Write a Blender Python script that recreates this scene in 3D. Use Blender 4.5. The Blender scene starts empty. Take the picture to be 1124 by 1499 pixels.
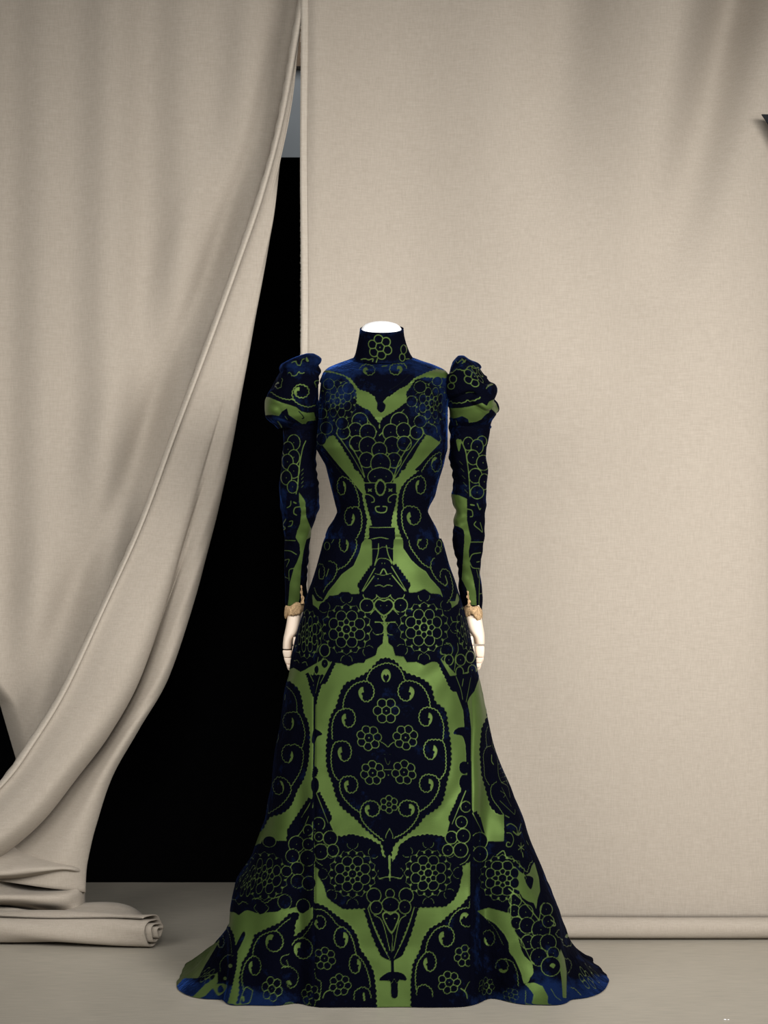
import bpy, bmesh, math, random
import numpy as np
from mathutils import Vector

# ------------------------------------------------------------------ camera, world, lights, exposure
SC = bpy.context.scene
FPX, YH, CX0, D0, ZC = 3109.0, 749.5, 562.0, 4.75, 1.038     # focal length in px, horizon row, axis col, distance, height
cam_d = bpy.data.cameras.new('camera'); cam = bpy.data.objects.new('camera', cam_d)
SC.collection.objects.link(cam); SC.camera = cam
cam_d.sensor_fit = 'HORIZONTAL'; cam_d.sensor_width = 36.0; cam_d.lens = FPX/1124*36.0
cam_d.clip_start = 0.1; cam_d.clip_end = 60
cam.location = (0, -D0, ZC); cam.rotation_euler = (math.pi/2, 0, 0)

SC.view_settings.view_transform = 'Standard'; SC.view_settings.look = 'None'
SC.view_settings.gamma = 1; SC.view_settings.use_curve_mapping = False
SC.view_settings.exposure = 0.0
W = bpy.data.worlds.new('studio'); SC.world = W; W.use_nodes = True
W.node_tree.nodes['Background'].inputs[0].default_value = (0.9, 0.95, 1.0, 1)
W.node_tree.nodes['Background'].inputs[1].default_value = 0.09

def area(name, loc, target, size, power, color=(1, 1, 1), size_y=None, spread=180):
    l = bpy.data.lights.new(name, 'AREA'); o = bpy.data.objects.new(name, l)
    SC.collection.objects.link(o); o.location = loc
    l.energy = power; l.color = color; l.size = size
    if size_y: l.shape = 'RECTANGLE'; l.size_y = size_y
    l.spread = math.radians(spread)
    o.rotation_euler = (Vector(target)-Vector(loc)).to_track_quat('-Z', 'Y').to_euler()
    return o
area('key_softbox', (2.3, -3.0, 2.10), (0.36, 0.4, 0.78), 2.0, 38, (1.0, 0.98, 0.955), 1.5, 64)
area('fill_softbox', (-2.2, -3.2, 2.0), (-0.10, 0.4, 0.85), 2.4, 18, (1.0, 0.985, 0.96), 1.8, 74)
area('front_softbox', (0.25, -4.5, 2.6), (0.12, 0.45, 0.98), 1.4, 11, (1.0, 0.985, 0.96), 1.2, 44)
area('back_wall_lamp', (0.2, 1.35, 2.75), (-0.35, 2.2, 2.2), 0.5, 7.5, (0.97, 0.99, 1.0))

# ------------------------------------------------------------------ helpers
COL = SC.collection
rng = np.random.default_rng(7)

def at(px, py, Y):
    d = Y + D0
    return ((px-CX0)*d/FPX, Y, ZC+(YH-py)*d/FPX)

def tag(o, label=None, cat=None, group=None, kind=None):
    if label: o['label'] = label
    if cat: o['category'] = cat
    if group: o['group'] = group
    if kind: o['kind'] = kind
    return o

def thing(name, label, cat, loc=(0, 0, 0), group=None):
    o = bpy.data.objects.new(name, None); COL.objects.link(o); o.location = loc
    o.empty_display_size = 0.1
    return tag(o, label, cat, group)

def mesh_obj(name, verts, faces, mat, parent=None, smooth=True, attr=None):
    me = bpy.data.meshes.new(name)
    verts = np.asarray(verts, np.float32); nv = len(verts)
    f = np.asarray(faces, np.int32) if not isinstance(faces, list) else None
    if f is not None and f.ndim == 2:
        k = f.shape[1]; nf = len(f)
        me.vertices.add(nv); me.vertices.foreach_set('co', verts.ravel())
        me.loops.add(nf*k); me.loops.foreach_set('vertex_index', f.ravel())
        me.polygons.add(nf); me.polygons.foreach_set('loop_start', np.arange(0, nf*k, k, dtype=np.int32))
        me.update(calc_edges=True); me.validate()
    else:
        me.from_pydata([tuple(map(float, v)) for v in verts], [], faces); me.update()
    if attr:
        for an, av in attr.items():
            a = me.attributes.new(an, 'FLOAT', 'POINT'); a.data.foreach_set('value', np.asarray(av, np.float32).ravel())
    if smooth: me.polygons.foreach_set('use_smooth', np.ones(len(me.polygons), bool))
    me.materials.append(mat)
    o = bpy.data.objects.new(name, me); COL.objects.link(o)
    if parent:
        o.parent = parent
        o.location = -Vector(root_loc(parent))
    return o

def root_loc(p):
    v = Vector((0, 0, 0))
    while p: v += p.location; p = p.parent
    return v

def grid_faces(R, C, wrap=False):
    i = np.arange(R-1)[:, None]; j = np.arange(C if wrap else C-1)[None, :]
    j2 = (j+1) % C
    return np.stack([i*C+j+0*i, i*C+j2, (i+1)*C+j2, (i+1)*C+j], -1).reshape(-1, 4)

def catmull(pts, step=None, n=None, closed=False):
    p = np.asarray(pts, float)
    if len(p) < 3 and not closed:
        q = p
        t = np.linspace(0, 1, 30)[:, None]; out = q[0]*(1-t)+q[-1]*t
    else:
        if closed: pp = np.vstack([p[-1], p, p[0], p[1]])
        else: pp = np.vstack([2*p[0]-p[1], p, 2*p[-1]-p[-2]])
        out = []
        t = np.linspace(0, 1, 14, endpoint=False)[:, None]
        for i in range(len(pp)-3):
            a, b, c, d = pp[i:i+4]
            out.append(0.5*((2*b)+(c-a)*t+(2*a-5*b+4*c-d)*t**2+(3*b-a-3*c+d)*t**3))
        if not closed: out.append(p[-1:])
        else: out.append(p[:1])
        out = np.vstack(out)
    s = np.r_[0, np.cumsum(np.hypot(*(np.diff(out[:, :2], axis=0).T)))] if out.shape[1] == 2 else np.r_[0, np.cumsum(np.linalg.norm(np.diff(out, axis=0), axis=1))]
    if n is None: n = max(4, int(s[-1]/(step or 1.0))+1)
    ss = np.linspace(0, s[-1], n)
    return np.stack([np.interp(ss, s, out[:, k]) for k in range(out.shape[1])], 1)

def fnoise(P, scale, seed, octaves=3):
    """cheap smooth 3-D noise: sums of randomly oriented sines"""
    r = np.random.default_rng(seed); out = np.zeros(P.shape[:-1]); amp = 1.0
    for o in range(octaves):
        for k in range(4):
            d = r.normal(size=3); d /= np.linalg.norm(d)
            out += amp*0.5*np.sin((P@d)*scale*(2**o)*6.283*(0.7+0.6*r.random())+r.random()*6.28)
        amp *= 0.55
    return out

# ------------------------------------------------------------------ materials
def new_mat(name):
    m = bpy.data.materials.new(name); m.use_nodes = True
    nt = m.node_tree; b = nt.nodes['Principled BSDF']
    return m, nt, b

def link(nt, a, b): nt.links.new(a, b)

def node(nt, typ, **kw):
    n = nt.nodes.new(typ)
    for k, v in kw.items(): setattr(n, k, v)
    return n

def ramp(nt, src, p0, c0, p1, c1):
    r = node(nt, 'ShaderNodeValToRGB'); r.color_ramp.elements[0].position = p0; r.color_ramp.elements[1].position = p1
    r.color_ramp.elements[0].color = c0; r.color_ramp.elements[1].color = c1
    link(nt, src, r.inputs[0]); return r

def noise(nt, scale, detail=4, vec=None, scl=None, rough=0.55):
    n = node(nt, 'ShaderNodeTexNoise'); n.inputs['Scale'].default_value = scale; n.inputs['Detail'].default_value = detail
    n.inputs['Roughness'].default_value = rough
    tc = node(nt, 'ShaderNodeTexCoord')
    if scl:
        mp = node(nt, 'ShaderNodeMapping'); mp.inputs['Scale'].default_value = scl
        link(nt, tc.outputs['Object'], mp.inputs[0]); link(nt, mp.outputs[0], n.inputs[0])
    else: link(nt, tc.outputs['Object'], n.inputs[0])
    return n

def linen_mat(name, col, dark):
    m, nt, b = new_mat(name)
    warp = noise(nt, 1, 3, scl=(520, 520, 45)); weft = noise(nt, 1, 3, scl=(45, 45, 520))
    add = node(nt, 'ShaderNodeMath', operation='ADD'); link(nt, warp.outputs[0], add.inputs[0]); link(nt, weft.outputs[0], add.inputs[1])
    hf = node(nt, 'ShaderNodeMath', operation='MULTIPLY'); hf.inputs[1].default_value = 0.5; link(nt, add.outputs[0], hf.inputs[0])
    r = ramp(nt, hf.outputs[0], 0.34, (*dark, 1), 0.66, (*col, 1))
    link(nt, r.outputs[0], b.inputs['Base Color'])
    b.inputs['Roughness'].default_value = 0.95; b.inputs['Specular IOR Level'].default_value = 0.1
    b.inputs['Sheen Weight'].default_value = 0.06; b.inputs['Sheen Tint'].default_value = (1, .95, .88, 1)
    bp = node(nt, 'ShaderNodeBump'); bp.inputs['Strength'].default_value = 0.25; bp.inputs['Distance'].default_value = 0.001
    link(nt, hf.outputs[0], bp.inputs['Height']); link(nt, bp.outputs[0], b.inputs['Normal'])
    return m

def plain(name, col, rough=0.5, spec=0.4, nscale=None, namp=0.15):
    m, nt, b = new_mat(name)
    n = noise(nt, nscale or 30, 4)
    r = ramp(nt, n.outputs[0], 0.3, (*[c*(1-namp) for c in col], 1), 0.7, (*[min(1, c*(1+namp)) for c in col], 1))
    link(nt, r.outputs[0], b.inputs['Base Color'])
    b.inputs['Roughness'].default_value = rough; b.inputs['Specular IOR Level'].default_value = spec
    return m

LINEN = linen_mat('beige_linen', (0.335, 0.293, 0.243), (0.275, 0.238, 0.194))
SELV = linen_mat('pale_selvedge', (0.39, 0.345, 0.29), (0.32, 0.28, 0.23))
BLACK = plain('black_felt', (0.0012, 0.0012, 0.0014), 0.95, 0.02)
GREYW = plain('grey_wall_paint', (0.255, 0.27, 0.28), 0.8, 0.2, 4, 0.05)
BROWN = plain('dark_brown_wood', (0.13, 0.085, 0.05), 0.6, 0.3)
PLASTER = plain('white_plaster', (0.93, 0.94, 0.96), 0.45, 0.4, 8, 0.01)
WOODSKIN = plain('pale_lime_wood', (0.74, 0.60, 0.47), 0.45, 0.4, 14, 0.05)
JOINT = plain('dark_joint_wood', (0.22, 0.12, 0.07), 0.7, 0.3)
LACE = plain('tan_lace', (0.36, 0.24, 0.13), 0.9, 0.1, 260, 0.45)
BLACKCL = plain('black_cloth', (0.008, 0.009, 0.011), 0.85, 0.2)

def floor_mat():
    m, nt, b = new_mat('worn_screed')
    big = noise(nt, 1.3, 5); fine = noise(nt, 1, 4, scl=(16, 260, 20))
    r1 = ramp(nt, big.outputs[0], 0.3, (0.36, 0.328, 0.272, 1), 0.7, (0.41, 0.375, 0.312, 1))
    r2 = ramp(nt, fine.outputs[0], 0.32, (0.84, 0.84, 0.84, 1), 0.68, (1.08, 1.07, 1.06, 1))
    mx = node(nt, 'ShaderNodeMix', data_type='RGBA', blend_type='MULTIPLY'); mx.inputs[0].default_value = 1
    link(nt, r1.outputs[0], mx.inputs[6]); link(nt, r2.outputs[0], mx.inputs[7])
    # thin pale scratches
    wv = noise(nt, 1, 2, scl=(3.0, 9.0, 1)); 
    sc = node(nt, 'ShaderNodeMath', operation='SUBTRACT'); sc.inputs[1].default_value = 0.5; link(nt, wv.outputs[0], sc.inputs[0])
    ab = node(nt, 'ShaderNodeMath', operation='ABSOLUTE'); link(nt, sc.outputs[0], ab.inputs[0])
    sr = ramp(nt, ab.outputs[0], 0.0, (1, 1, 1, 1), 0.004, (0, 0, 0, 1))
    mk = noise(nt, 5, 2); mr = ramp(nt, mk.outputs[0], 0.5, (0, 0, 0, 1), 0.65, (.35, .35, .35, 1))
    mm = node(nt, 'ShaderNodeMath', operation='MULTIPLY'); link(nt, sr.outputs[0], mm.inputs[0]); link(nt, mr.outputs[0], mm.inputs[1])
    m2 = node(nt, 'ShaderNodeMix', data_type='RGBA'); link(nt, mm.outputs[0], m2.inputs[0])
    link(nt, mx.outputs[2], m2.inputs[6]); m2.inputs[7].default_value = (0.42, 0.39, 0.34, 1)
    link(nt, m2.outputs[2], b.inputs['Base Color'])
    b.inputs['Roughness'].default_value = 0.42; b.inputs['Specular IOR Level'].default_value = 0.35
    bp = node(nt, 'ShaderNodeBump'); bp.inputs['Strength'].default_value = 0.15; bp.inputs['Distance'].default_value = 0.002
    link(nt, fine.outputs[0], bp.inputs['Height']); link(nt, bp.outputs[0], b.inputs['Normal'])
    return m

def gown_mat():
    """cut velvet: attribute 'satin' = 1 where the green satin ground shows, 0 on the raised blue-black pile"""
    m, nt, sat = new_mat('cut_velvet'); out = nt.nodes['Material Output']
    sat.inputs['Base Color'].default_value = (0.098, 0.185, 0.035, 1)
    n = noise(nt, 9, 4, scl=(1, 1, .6)); r = ramp(nt, n.outputs[0], 0.3, (0.026, 0.042, 0.0105, 1), 0.7, (0.041, 0.064, 0.0165, 1))
    link(nt, r.outputs[0], sat.inputs['Base Color'])
    sat.inputs['Roughness'].default_value = 0.42; sat.inputs['Specular IOR Level'].default_value = 0.30; sat.inputs['Specular Tint'].default_value = (0.50, 0.78, 0.22, 1)
    rib = noise(nt, 1, 2, scl=(60, 60, 900)); wr = noise(nt, 7, 2.2, rough=0.4)
    b1 = node(nt, 'ShaderNodeBump'); b1.inputs['Strength'].default_value = 0.12; b1.inputs['Distance'].default_value = 0.001
    link(nt, rib.outputs[0], b1.inputs['Height'])
    b2 = node(nt, 'ShaderNodeBump'); b2.inputs['Strength'].default_value = 0.8; b2.inputs['Distance'].default_value = 0.022
    link(nt, wr.outputs[0], b2.inputs['Height']); link(nt, b1.outputs[0], b2.inputs['Normal']); link(nt, b2.outputs[0], sat.inputs['Normal'])
    vel = node(nt, 'ShaderNodeBsdfPrincipled')
    vel.inputs['Roughness'].default_value = 0.9; vel.inputs['Specular IOR Level'].default_value = 0.02
    vel.inputs['Sheen Roughness'].default_value = 0.26
    vel.inputs['Sheen Tint'].default_value = (0.03, 0.10, 0.42, 1)
    pile = noise(nt, 14, 5, rough=0.65)
    b3 = node(nt, 'ShaderNodeBump'); b3.inputs['Strength'].default_value = 0.8; b3.inputs['Distance'].default_value = 0.012
    link(nt, pile.outputs[0], b3.inputs['Height']); link(nt, b3.outputs[0], vel.inputs['Normal'])
    # blue sheen of flattened pile, painted into the base colour too
    cr = node(nt, 'ShaderNodeAttribute', attribute_name='pressed_sheen'); cn = noise(nt, 22, 6, rough=0.72)
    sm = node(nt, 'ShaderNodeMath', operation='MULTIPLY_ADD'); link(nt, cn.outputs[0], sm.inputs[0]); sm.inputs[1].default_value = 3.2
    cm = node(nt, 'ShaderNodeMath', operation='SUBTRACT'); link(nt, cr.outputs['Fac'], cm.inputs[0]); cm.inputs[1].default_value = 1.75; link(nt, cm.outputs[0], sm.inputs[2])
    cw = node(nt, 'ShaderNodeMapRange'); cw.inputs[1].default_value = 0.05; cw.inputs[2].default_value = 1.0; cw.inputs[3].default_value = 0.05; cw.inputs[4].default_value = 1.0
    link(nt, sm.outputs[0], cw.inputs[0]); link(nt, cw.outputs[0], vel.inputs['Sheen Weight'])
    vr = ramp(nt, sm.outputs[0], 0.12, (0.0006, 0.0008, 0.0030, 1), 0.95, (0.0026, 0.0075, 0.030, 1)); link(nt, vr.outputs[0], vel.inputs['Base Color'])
    at_ = node(nt, 'ShaderNodeAttribute', attribute_name='satin')
    mr = node(nt, 'ShaderNodeMapRange', interpolation_type='SMOOTHSTEP'); mr.inputs[1].default_value = 0.25; mr.inputs[2].default_value = 0.92
    link(nt, at_.outputs['Fac'], mr.inputs[0])
    mx = node(nt, 'ShaderNodeMixShader'); link(nt, mr.outputs[0], mx.inputs[0]); link(nt, vel.outputs[0], mx.inputs[1]); link(nt, sat.outputs[0], mx.inputs[2])
    link(nt, mx.outputs[0], out.inputs['Surface'])
    return m
VELVET = gown_mat()
FLOOR = floor_mat()

# ------------------------------------------------------------------ setting
def box(name, x0, x1, y0, y1, z0, z1, mat, parent=None, bev=0.0):
    bm = bmesh.new(); bmesh.ops.create_cube(bm, size=1)
    for v in bm.verts: v.co = Vector(((x0+x1)/2+v.co.x*(x1-x0), (y0+y1)/2+v.co.y*(y1-y0), (z0+z1)/2+v.co.z*(z1-z0)))
    if bev: bmesh.ops.bevel(bm, geom=bm.edges[:], offset=bev, segments=2, affect='EDGES')
    me = bpy.data.meshes.new(name); bm.to_mesh(me); bm.free(); me.materials.append(mat)
    o = bpy.data.objects.new(name, me); COL.objects.link(o)
    if parent: o.parent = parent; o.location = -root_loc(parent)
    return o
tag(box('floor', -4, 4, -6, 2.35, -0.05, 0.0, FLOOR), kind='structure')
tag(box('wall_back', -4, 4, 2.25, 2.35, 0, 3.2, GREYW), kind='structure')
tag(box('trim_1', -4, 4, 2.19, 2.25, 2.495, 3.2, BROWN), kind='structure')
bp_ = thing('backdrop_panel', 'tall black felt-covered panel standing behind the gap between the beige drapes', 'panel', (-0.9, 1.21, 0))
pv = box('board', -2.6, 1.2, 1.20, 1.24, 0.0, 2.032, BLACK, bp_, 0.002)
box('foot', -2.3, -2.2, 1.24, 1.60, 0.0, 0.04, BROWN, bp_, 0.003); box('foot', 0.9, 1.0, 1.24, 1.60, 0.0, 0.04, BROWN, bp_, 0.003)

# ------------------------------------------------------------------ drapes
def smooth_grid(G, nr, nc):
    G = np.asarray(G, float)
    rows = np.stack([catmull(g, n=nc) for g in G])
    return np.stack([catmull(rows[:, j], n=nr) for j in range(nc)], 1)

def spiral_roll(name, p0, p1, r0, turns, mat, parent, tele=0.0, rin=0.012, wob=0.0015, skew=0.0):
    """cloth wound into a roll from p0 to p1 (p1 the visible end); inner turns stick out by tele"""
    p0 = np.array(p0); p1 = np.array(p1); ax = p1-p0; L = np.linalg.norm(ax); ax /= L
    side = np.cross(ax, [0, 0, 1]); side /= np.linalg.norm(side); up = np.cross(side, ax)
    n = int(turns*40); k = np.arange(n+1)/n; th = k*turns*2*math.pi
    rr = r0+(rin-r0)*k**0.9
    m = 40; V = []
    for thick in (0, 1):
        r = rr-0.0028*thick
        for j in range(m+1):
            u = j/m
            if u > 0.9: ext = tele*k*(u-0.9)/0.1
            else: ext = 0
            w = wob*np.sin(th*3+u*9)*(1+2*u)*np.minimum(1, r/0.03)
            e2 = 0.0007*np.sin(th*2.3)*(u > .97)
            a = th+0.9
            rad = r+w
            e2 = e2-skew*rad*np.cos(a)*max(0, (u-.85)/.15)
            V.append(p0+ax*(L*u+ext+e2)[:, None]*1.0 + side*(rad*np.cos(a))[:, None] + up*(rad*np.sin(a))[:, None])
    V = np.concatenate(V); C = n+1; R = m+1
    F = grid_faces(R, C); F2 = F[:, ::-1]+R*C
    j = np.arange(n); e = (R-1)*C
    rim = np.stack([e+j, e+j+1, R*C+e+j+1, R*C+e+j], 1); rim0 = np.stack([j, R*C+j, R*C+j+1, j+1], 1)
    return mesh_obj(name, V, np.vstack([F, F2, rim, rim0]), mat, parent)

def sheet(name, P, mat, parent, thick=0.002):
    R, C = P.shape[:2]
    o = mesh_obj(name, P.reshape(-1, 3), grid_faces(R, C), mat, parent)
    md = o.modifiers.new('thickness', 'SOLIDIFY'); md.thickness = thick; md.offset = 0
    return o

# right drape ---------------------------------------------------------------
right_drape = thing('linen_drape', 'wide beige linen drape hanging straight behind the gown, with a rolled lower end', 'drape', (0.6, 0.46, 0))
nx, nz = 260, 260
xs = np.linspace(-0.199, 1.35, nx); zs = np.linspace(2.85, 0.045, nz)
X, Z = np.meshgrid(xs, zs)
fade = np.clip((Z-0.1)/1.9, 0, 1)**1.3
hang = (0.024*np.sin(X*5.6+1.0+0.25*np.sin(Z*2))*(0.25+1.1*fade) + 0.011*np.sin(X*12.5+0.4+0.5*Z)*fade
        + 0.11*np.exp(-((X-0.86+0.16*(2.3-Z)*1.5)/0.085)**2)*np.clip((Z-1.55)/0.7, 0, 1)
        + 0.040*np.exp(-((X-0.45+0.1*(2.3-Z))/0.10)**2)*np.clip((Z-1.7)/0.6, 0, 1)
        + 0.006*np.sin(X*3+Z*2.2))
hang += 0.015*np.exp(-((X-0.92-0.05*Z)/0.05)**2)*np.clip((1.1-np.abs(Z-0.9))/0.8, 0, 1)
hang = hang*np.clip((Z-0.0)/0.5, 0.25, 1)
edge = np.exp(-((X+0.199)/0.03)**2)
P = np.stack([X, 0.452+hang*1.5*(1-edge)-0.004*edge, Z], -1)
sheet('panel', P, LINEN, right_drape)
# selvedge strip, turned a little forward, and its cut fringe
ss = []
for z in zs:
    ss.append([(-0.2035, 0.442, z), (-0.199, 0.4385, z), (-0.194, 0.4395, z), (-0.187, 0.4425, z)])
ss = np.array(ss); ss[..., 0] += 0.0012*np.sin(zs*9)[:, None]
sheet('selvedge', smooth_grid(ss, nz, 12), SELV, right_drape, 0.0018)
bm = bmesh.new()
for i in range(1500):
    z = 0.1+rng.random()*2.6; l = 0.0012+rng.random()*0.0026; a = rng.normal()*0.4
    x0 = -0.2025; c = [(x0, .4405, z), (x0, .4405, z+.0009), (x0-l, .441, z+.0005+a*l)]
    bm.faces.new([bm.verts.new(v) for v in c])
me = bpy.data.meshes.new('fringe'); bm.to_mesh(me); bm.free(); me.materials.append(SELV)
fr = bpy.data.objects.new('fringe', me); COL.objects.link(fr); fr.parent = right_drape; fr.location = -right_drape.location; fr['kind'] = 'stuff'
spiral_roll('rolled_end', (1.36, 0.400, 0.0288), (-0.21, 0.400, 0.0288), 0.0275, 3.0, LINEN, right_drape, 0.004, 0.008, 0.0006)

# left drape ----------------------------------------------------------------
left_drape = thing('linen_drape', 'beige linen drape on the left, its edge swept diagonally down to a floor heap', 'drape', (-0.8, 0.45, 0))
SEL = [(441, -60), (438, 0), (428, 60), (413, 150), (395, 230), (370, 310), (335, 410), (295, 520), (250, 640), (200, 775), (145, 895), (90, 1010), (40, 1090), (0, 1145), (-60, 1200), (-130, 1240), (-200, 1262)]
SIL = [(447, -60), (444, 0), (437, 60), (427, 150), (411, 230), (398, 330), (378, 440), (358, 550), (336, 670), (312, 775), (284, 880), (245, 995), (203, 1068), (165, 1135), (141, 1205), (127, 1262), (123, 1306)]
US = [0, 0.05, 0.12, 0.3, 0.48, 0.60, 0.68, 0.76, 0.88, 1.0]
YV = {8: .05, 9: .15, 10: .35, 11: .6, 12: 1, 13: 1, 14: 1, 15: 1, 16: 1}
VU = {8: .66, 9: .68, 10: .72, 11: .74, 12: .74, 13: .68, 14: .60, 15: .52, 16: .46}
ctrl = []
for i, (s, r) in enumerate(zip(SEL, SIL)):
    s = np.array(s, float); r = np.array(r, float); w = np.linalg.norm(r-s)*0.0016
    Yb = 0.47-0.005*i
    vd = YV.get(i, 0)*0.11; vu = VU.get(i, 0.66)
    row = []
    us = [0, 0.045*min(1, 140/np.linalg.norm(r-s)/1.2), 0.12, vu*0.45, vu*0.78, vu*0.93, vu, vu+(1-vu)*0.22, vu+(1-vu)*0.65, 1.0]
    yv = YV.get(i, 0)
    us[5] = vu*(0.93+.07*yv); us[6] = vu*(1-.05*yv); us[7] = vu+(1-vu)*(0.22-.17*yv)
    prof = [0.0, -0.012, -0.012, -0.018, -0.024, -0.023+.02*yv, -0.022*(1-yv), -0.021*(1-yv), -0.018, 0.012]
    for k, u in enumerate(us):
        q = s+(r-s)*u
        if i >= 10 and u > vu: q = q+np.array([0, 10.0*(u-vu)/(1-vu)*(1-u)])
        y = Yb+prof[k]*min(1, w/0.22)*1.3
        if k in (6,): y += vd
        if k == 5: y += vd*0.12
        if k == 7: y += vd*0.55
        if k == 8: y += vd*0.06
        if k == 3 or k == 4: y -= 0.02*YV.get(i, 0)
        row.append(at(q[0], q[1], y))
    row.append(at(r[0]-14*min(1, w/.1), r[1]+2, Yb+0.07))
    ctrl.append(row)
band = smooth_grid(ctrl, 260, 110)
nn = fnoise(band, 3.0, 5, 2)*0.0035*np.clip((1.6-band[..., 2]), 0, 1)
band[..., 1] += nn
sheet('swept_fold', band, LINEN, left_drape)
# pale selvedge strip following the diagonal edge, slightly proud of the cloth
sp = band[:, :3+4]; st = []
for i in range(260):
    a = band[i, 0]; tdir = band[i, 8]-a; tdir = tdir/ (np.linalg.norm(tdir)+1e-9)
    wd = min(0.019, 0.35*np.linalg.norm(band[i, 60]-a))
    st.append([a+tdir*(-0.0045)+np.array([0, -0.001, 0]), a+np.array([0, -0.013, 0]), a+tdir*wd*.55+np.array([0, -0.0175, 0]), a+tdir*wd+np.array([0, -0.0165, 0]), a+tdir*(wd+.004)+np.array([0, -0.009, 0])])
st = np.array(st); st[:, 0, 0] += 0.0012*np.sin(np.arange(260)*1.3)
sheet('selvedge', smooth_grid(st, 500, 14), SELV, left_drape, 0.0016)
# hanging panel behind it
selc = catmull(SEL, n=400)
rowsY = np.linspace(-90, 1290, 230); Pn = []
for py in rowsY:
    xs0 = np.interp(py, selc[:, 1], selc[:, 0]); xr = min(xs0+34, max(np.interp(py, [q[1] for q in SIL], [q[0] for q in SIL])-7, xs0+3)); sg = xr-xs0
    xl = np.interp(py, [-90, 800, 900, 960, 1030, 1115, 1200, 1290], [-330, -330, -140, -50, 0, 25, 28, 20])
    xr = max(xr, xl+26)
    px = np.linspace(xl, xr, 150)
    g = np.clip(py/1200, 0, 1)
    dsel = (xr-sg)-px
    y = 0.525+0.020*np.sin(px/64.0*2*math.pi*0.62+0.9+py*0.0006)*(0.55+0.3*g)+0.010*np.sin(px/31.0+py*0.001)
    y += 0.024*np.exp(-((dsel-(26+34*g))/(12+16*g))**2)*np.clip(py/250, 0, 1)       # trough beside the edge
    y -= 0.012*np.exp(-((dsel-(70+60*g))/(22+20*g))**2)*np.clip(py/250, 0, 1)
    y += 0.05*np.clip((px-(xr-sg))/34, 0, 1)
    y = np.where(px < xl+24, y+0.06*(1-np.clip((px-xl)/24, 0, 1))**2, y)
    Pn.append(np.stack([np.array(at(a, py, b)) for a, b in zip(px, y)]))
sheet('hanging_panel', np.array(Pn), LINEN, left_drape)
# heap of folds on the floor
HX = [-90, -40, 0, 30, 60, 90, 110, 121, 124]
def hrow(ys, Ys): return [at(x, y, Y) for x, y, Y in zip(HX, ys, Ys)]
heap = [
 hrow([1230, 1232, 1236, 1240, 1244, 1250, 1256, 1258, 1262], [.47, .47, .47, .47, .46, .45, .45, .47, .53]),
 hrow([1268, 1270, 1272, 1270, 1268, 1268, 1270, 1272, 1276], [.35, .35, .35, .35, .35, .36, .38, .43, .52]),
 hrow([1282, 1283, 1283, 1282, 1278, 1274, 1277, 1282, 1288], [.35, .35, .35, .36, .36, .37, .39, .43, .52]),
 hrow([1286, 1286, 1286, 1287, 1286, 1283, 1283, 1287, 1292], [.40, .40, .41, .45, .47, .46, .42, .43, .51]),
 hrow([1288, 1288, 1289, 1294, 1299, 1297, 1291, 1291, 1295], [.42, .42, .43, .49, .51, .48, .42, .43, .50]),
 hrow([1298, 1300, 1302, 1304, 1304, 1301, 1296, 1296, 1299], [.39, .39, .39, .40, .41, .41, .40, .43, .50]),
 hrow([1310, 1311, 1312, 1312, 1311, 1309, 1307, 1306, 1307], [.34, .34, .34, .34, .345, .355, .38, .42, .50]),
 hrow([1322, 1322, 1321, 1322, 1323, 1324, 1323, 1322, 1320], [.35, .35, .36, .36, .35, .355, .38, .42, .50]),
 hrow([1330, 1328, 1326, 1330, 1333, 1336, 1338, 1334, 1328], [.42, .43, .44, .44, .42, .40, .38, .42, .50]),
 hrow([1334, 1333, 1330, 1332, 1340, 1344, 1346, 1340, 1334], [.42, .41, .39, .37, .40, .41, .40, .43, .50]),
 hrow([1345, 1345, 1344, 1344, 1350, 1354, 1354, 1350, 1345], [.39, .38, .37, .36, .37, .38, .40, .44, .50])]
sheet('floor_fold', smooth_grid(heap, 120, 150), LINEN, left_drape)
# loose tongue lying over the roll, and the roll itself
TX = [85, 104, 122, 145, 170, 190, 204, 214]
tong = [[at(x, y, .52) for x, y in zip(TX, [1332, 1326, 1323, 1322, 1323, 1327, 1335, 1344])],
        [at(x, y, .46) for x, y in zip(TX, [1332, 1325, 1322, 1321, 1322, 1327, 1336, 1345])],
        [at(x, y, .405) for x, y in zip(TX, [1334, 1327, 1324, 1323, 1325, 1330, 1338, 1346])],
        [at(x, y, .365) for x, y in zip(TX, [1337, 1332, 1330, 1330, 1332, 1335, 1341, 1347])],
        [at(x, y, .335) for x, y in zip(TX, [1340, 1337, 1336, 1336, 1337, 1338, 1342, 1348])],
        [at(x, y, .312) for x, y in zip(TX, [1346, 1343, 1341, 1341, 1342, 1344, 1347, 1352])]]
sheet('loose_fold', smooth_grid(tong, 50, 60), LINEN, left_drape)
xl_ = at(-120, 1354, .36)[0]; xr_ = at(219, 1360, .302)[0]
spiral_roll('rolled_end', (xl_, .362, .0432), (xr_, .300, .0432), 0.0420, 3.2, LINEN, left_drape, 0.030, 0.010, 0.0013, 0.42)

# ------------------------------------------------------------------ cloth painting (weave pattern in the cloth's own coordinates)
CROP = {'A': (460, 520, .17794), 'B': (460, 690, .14006), 'C': (560, 690, .14002), 'D': (430, 860, .13345), 'E': (560, 860, .14235),
        'F': (380, 990, .18018), 'G': (660, 990, .18018), 'H': (450, 940, .22242), 'I': (440, 1200, .24911), 'J': (255, 1200, .19355),
        'K': (690, 1200, .19342), 'L': (385, 510, .09336), 'M': (405, 640, .16667), 'N': (645, 510, .09336), 'O': (655, 640, .17327),
        'Q': (440, 680, .23132), 'R': (500, 470, .10676), 'X': (0, 0, 1.0)}
CELL = 0.5
LW = 0.72          # green outlines are fine

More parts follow.
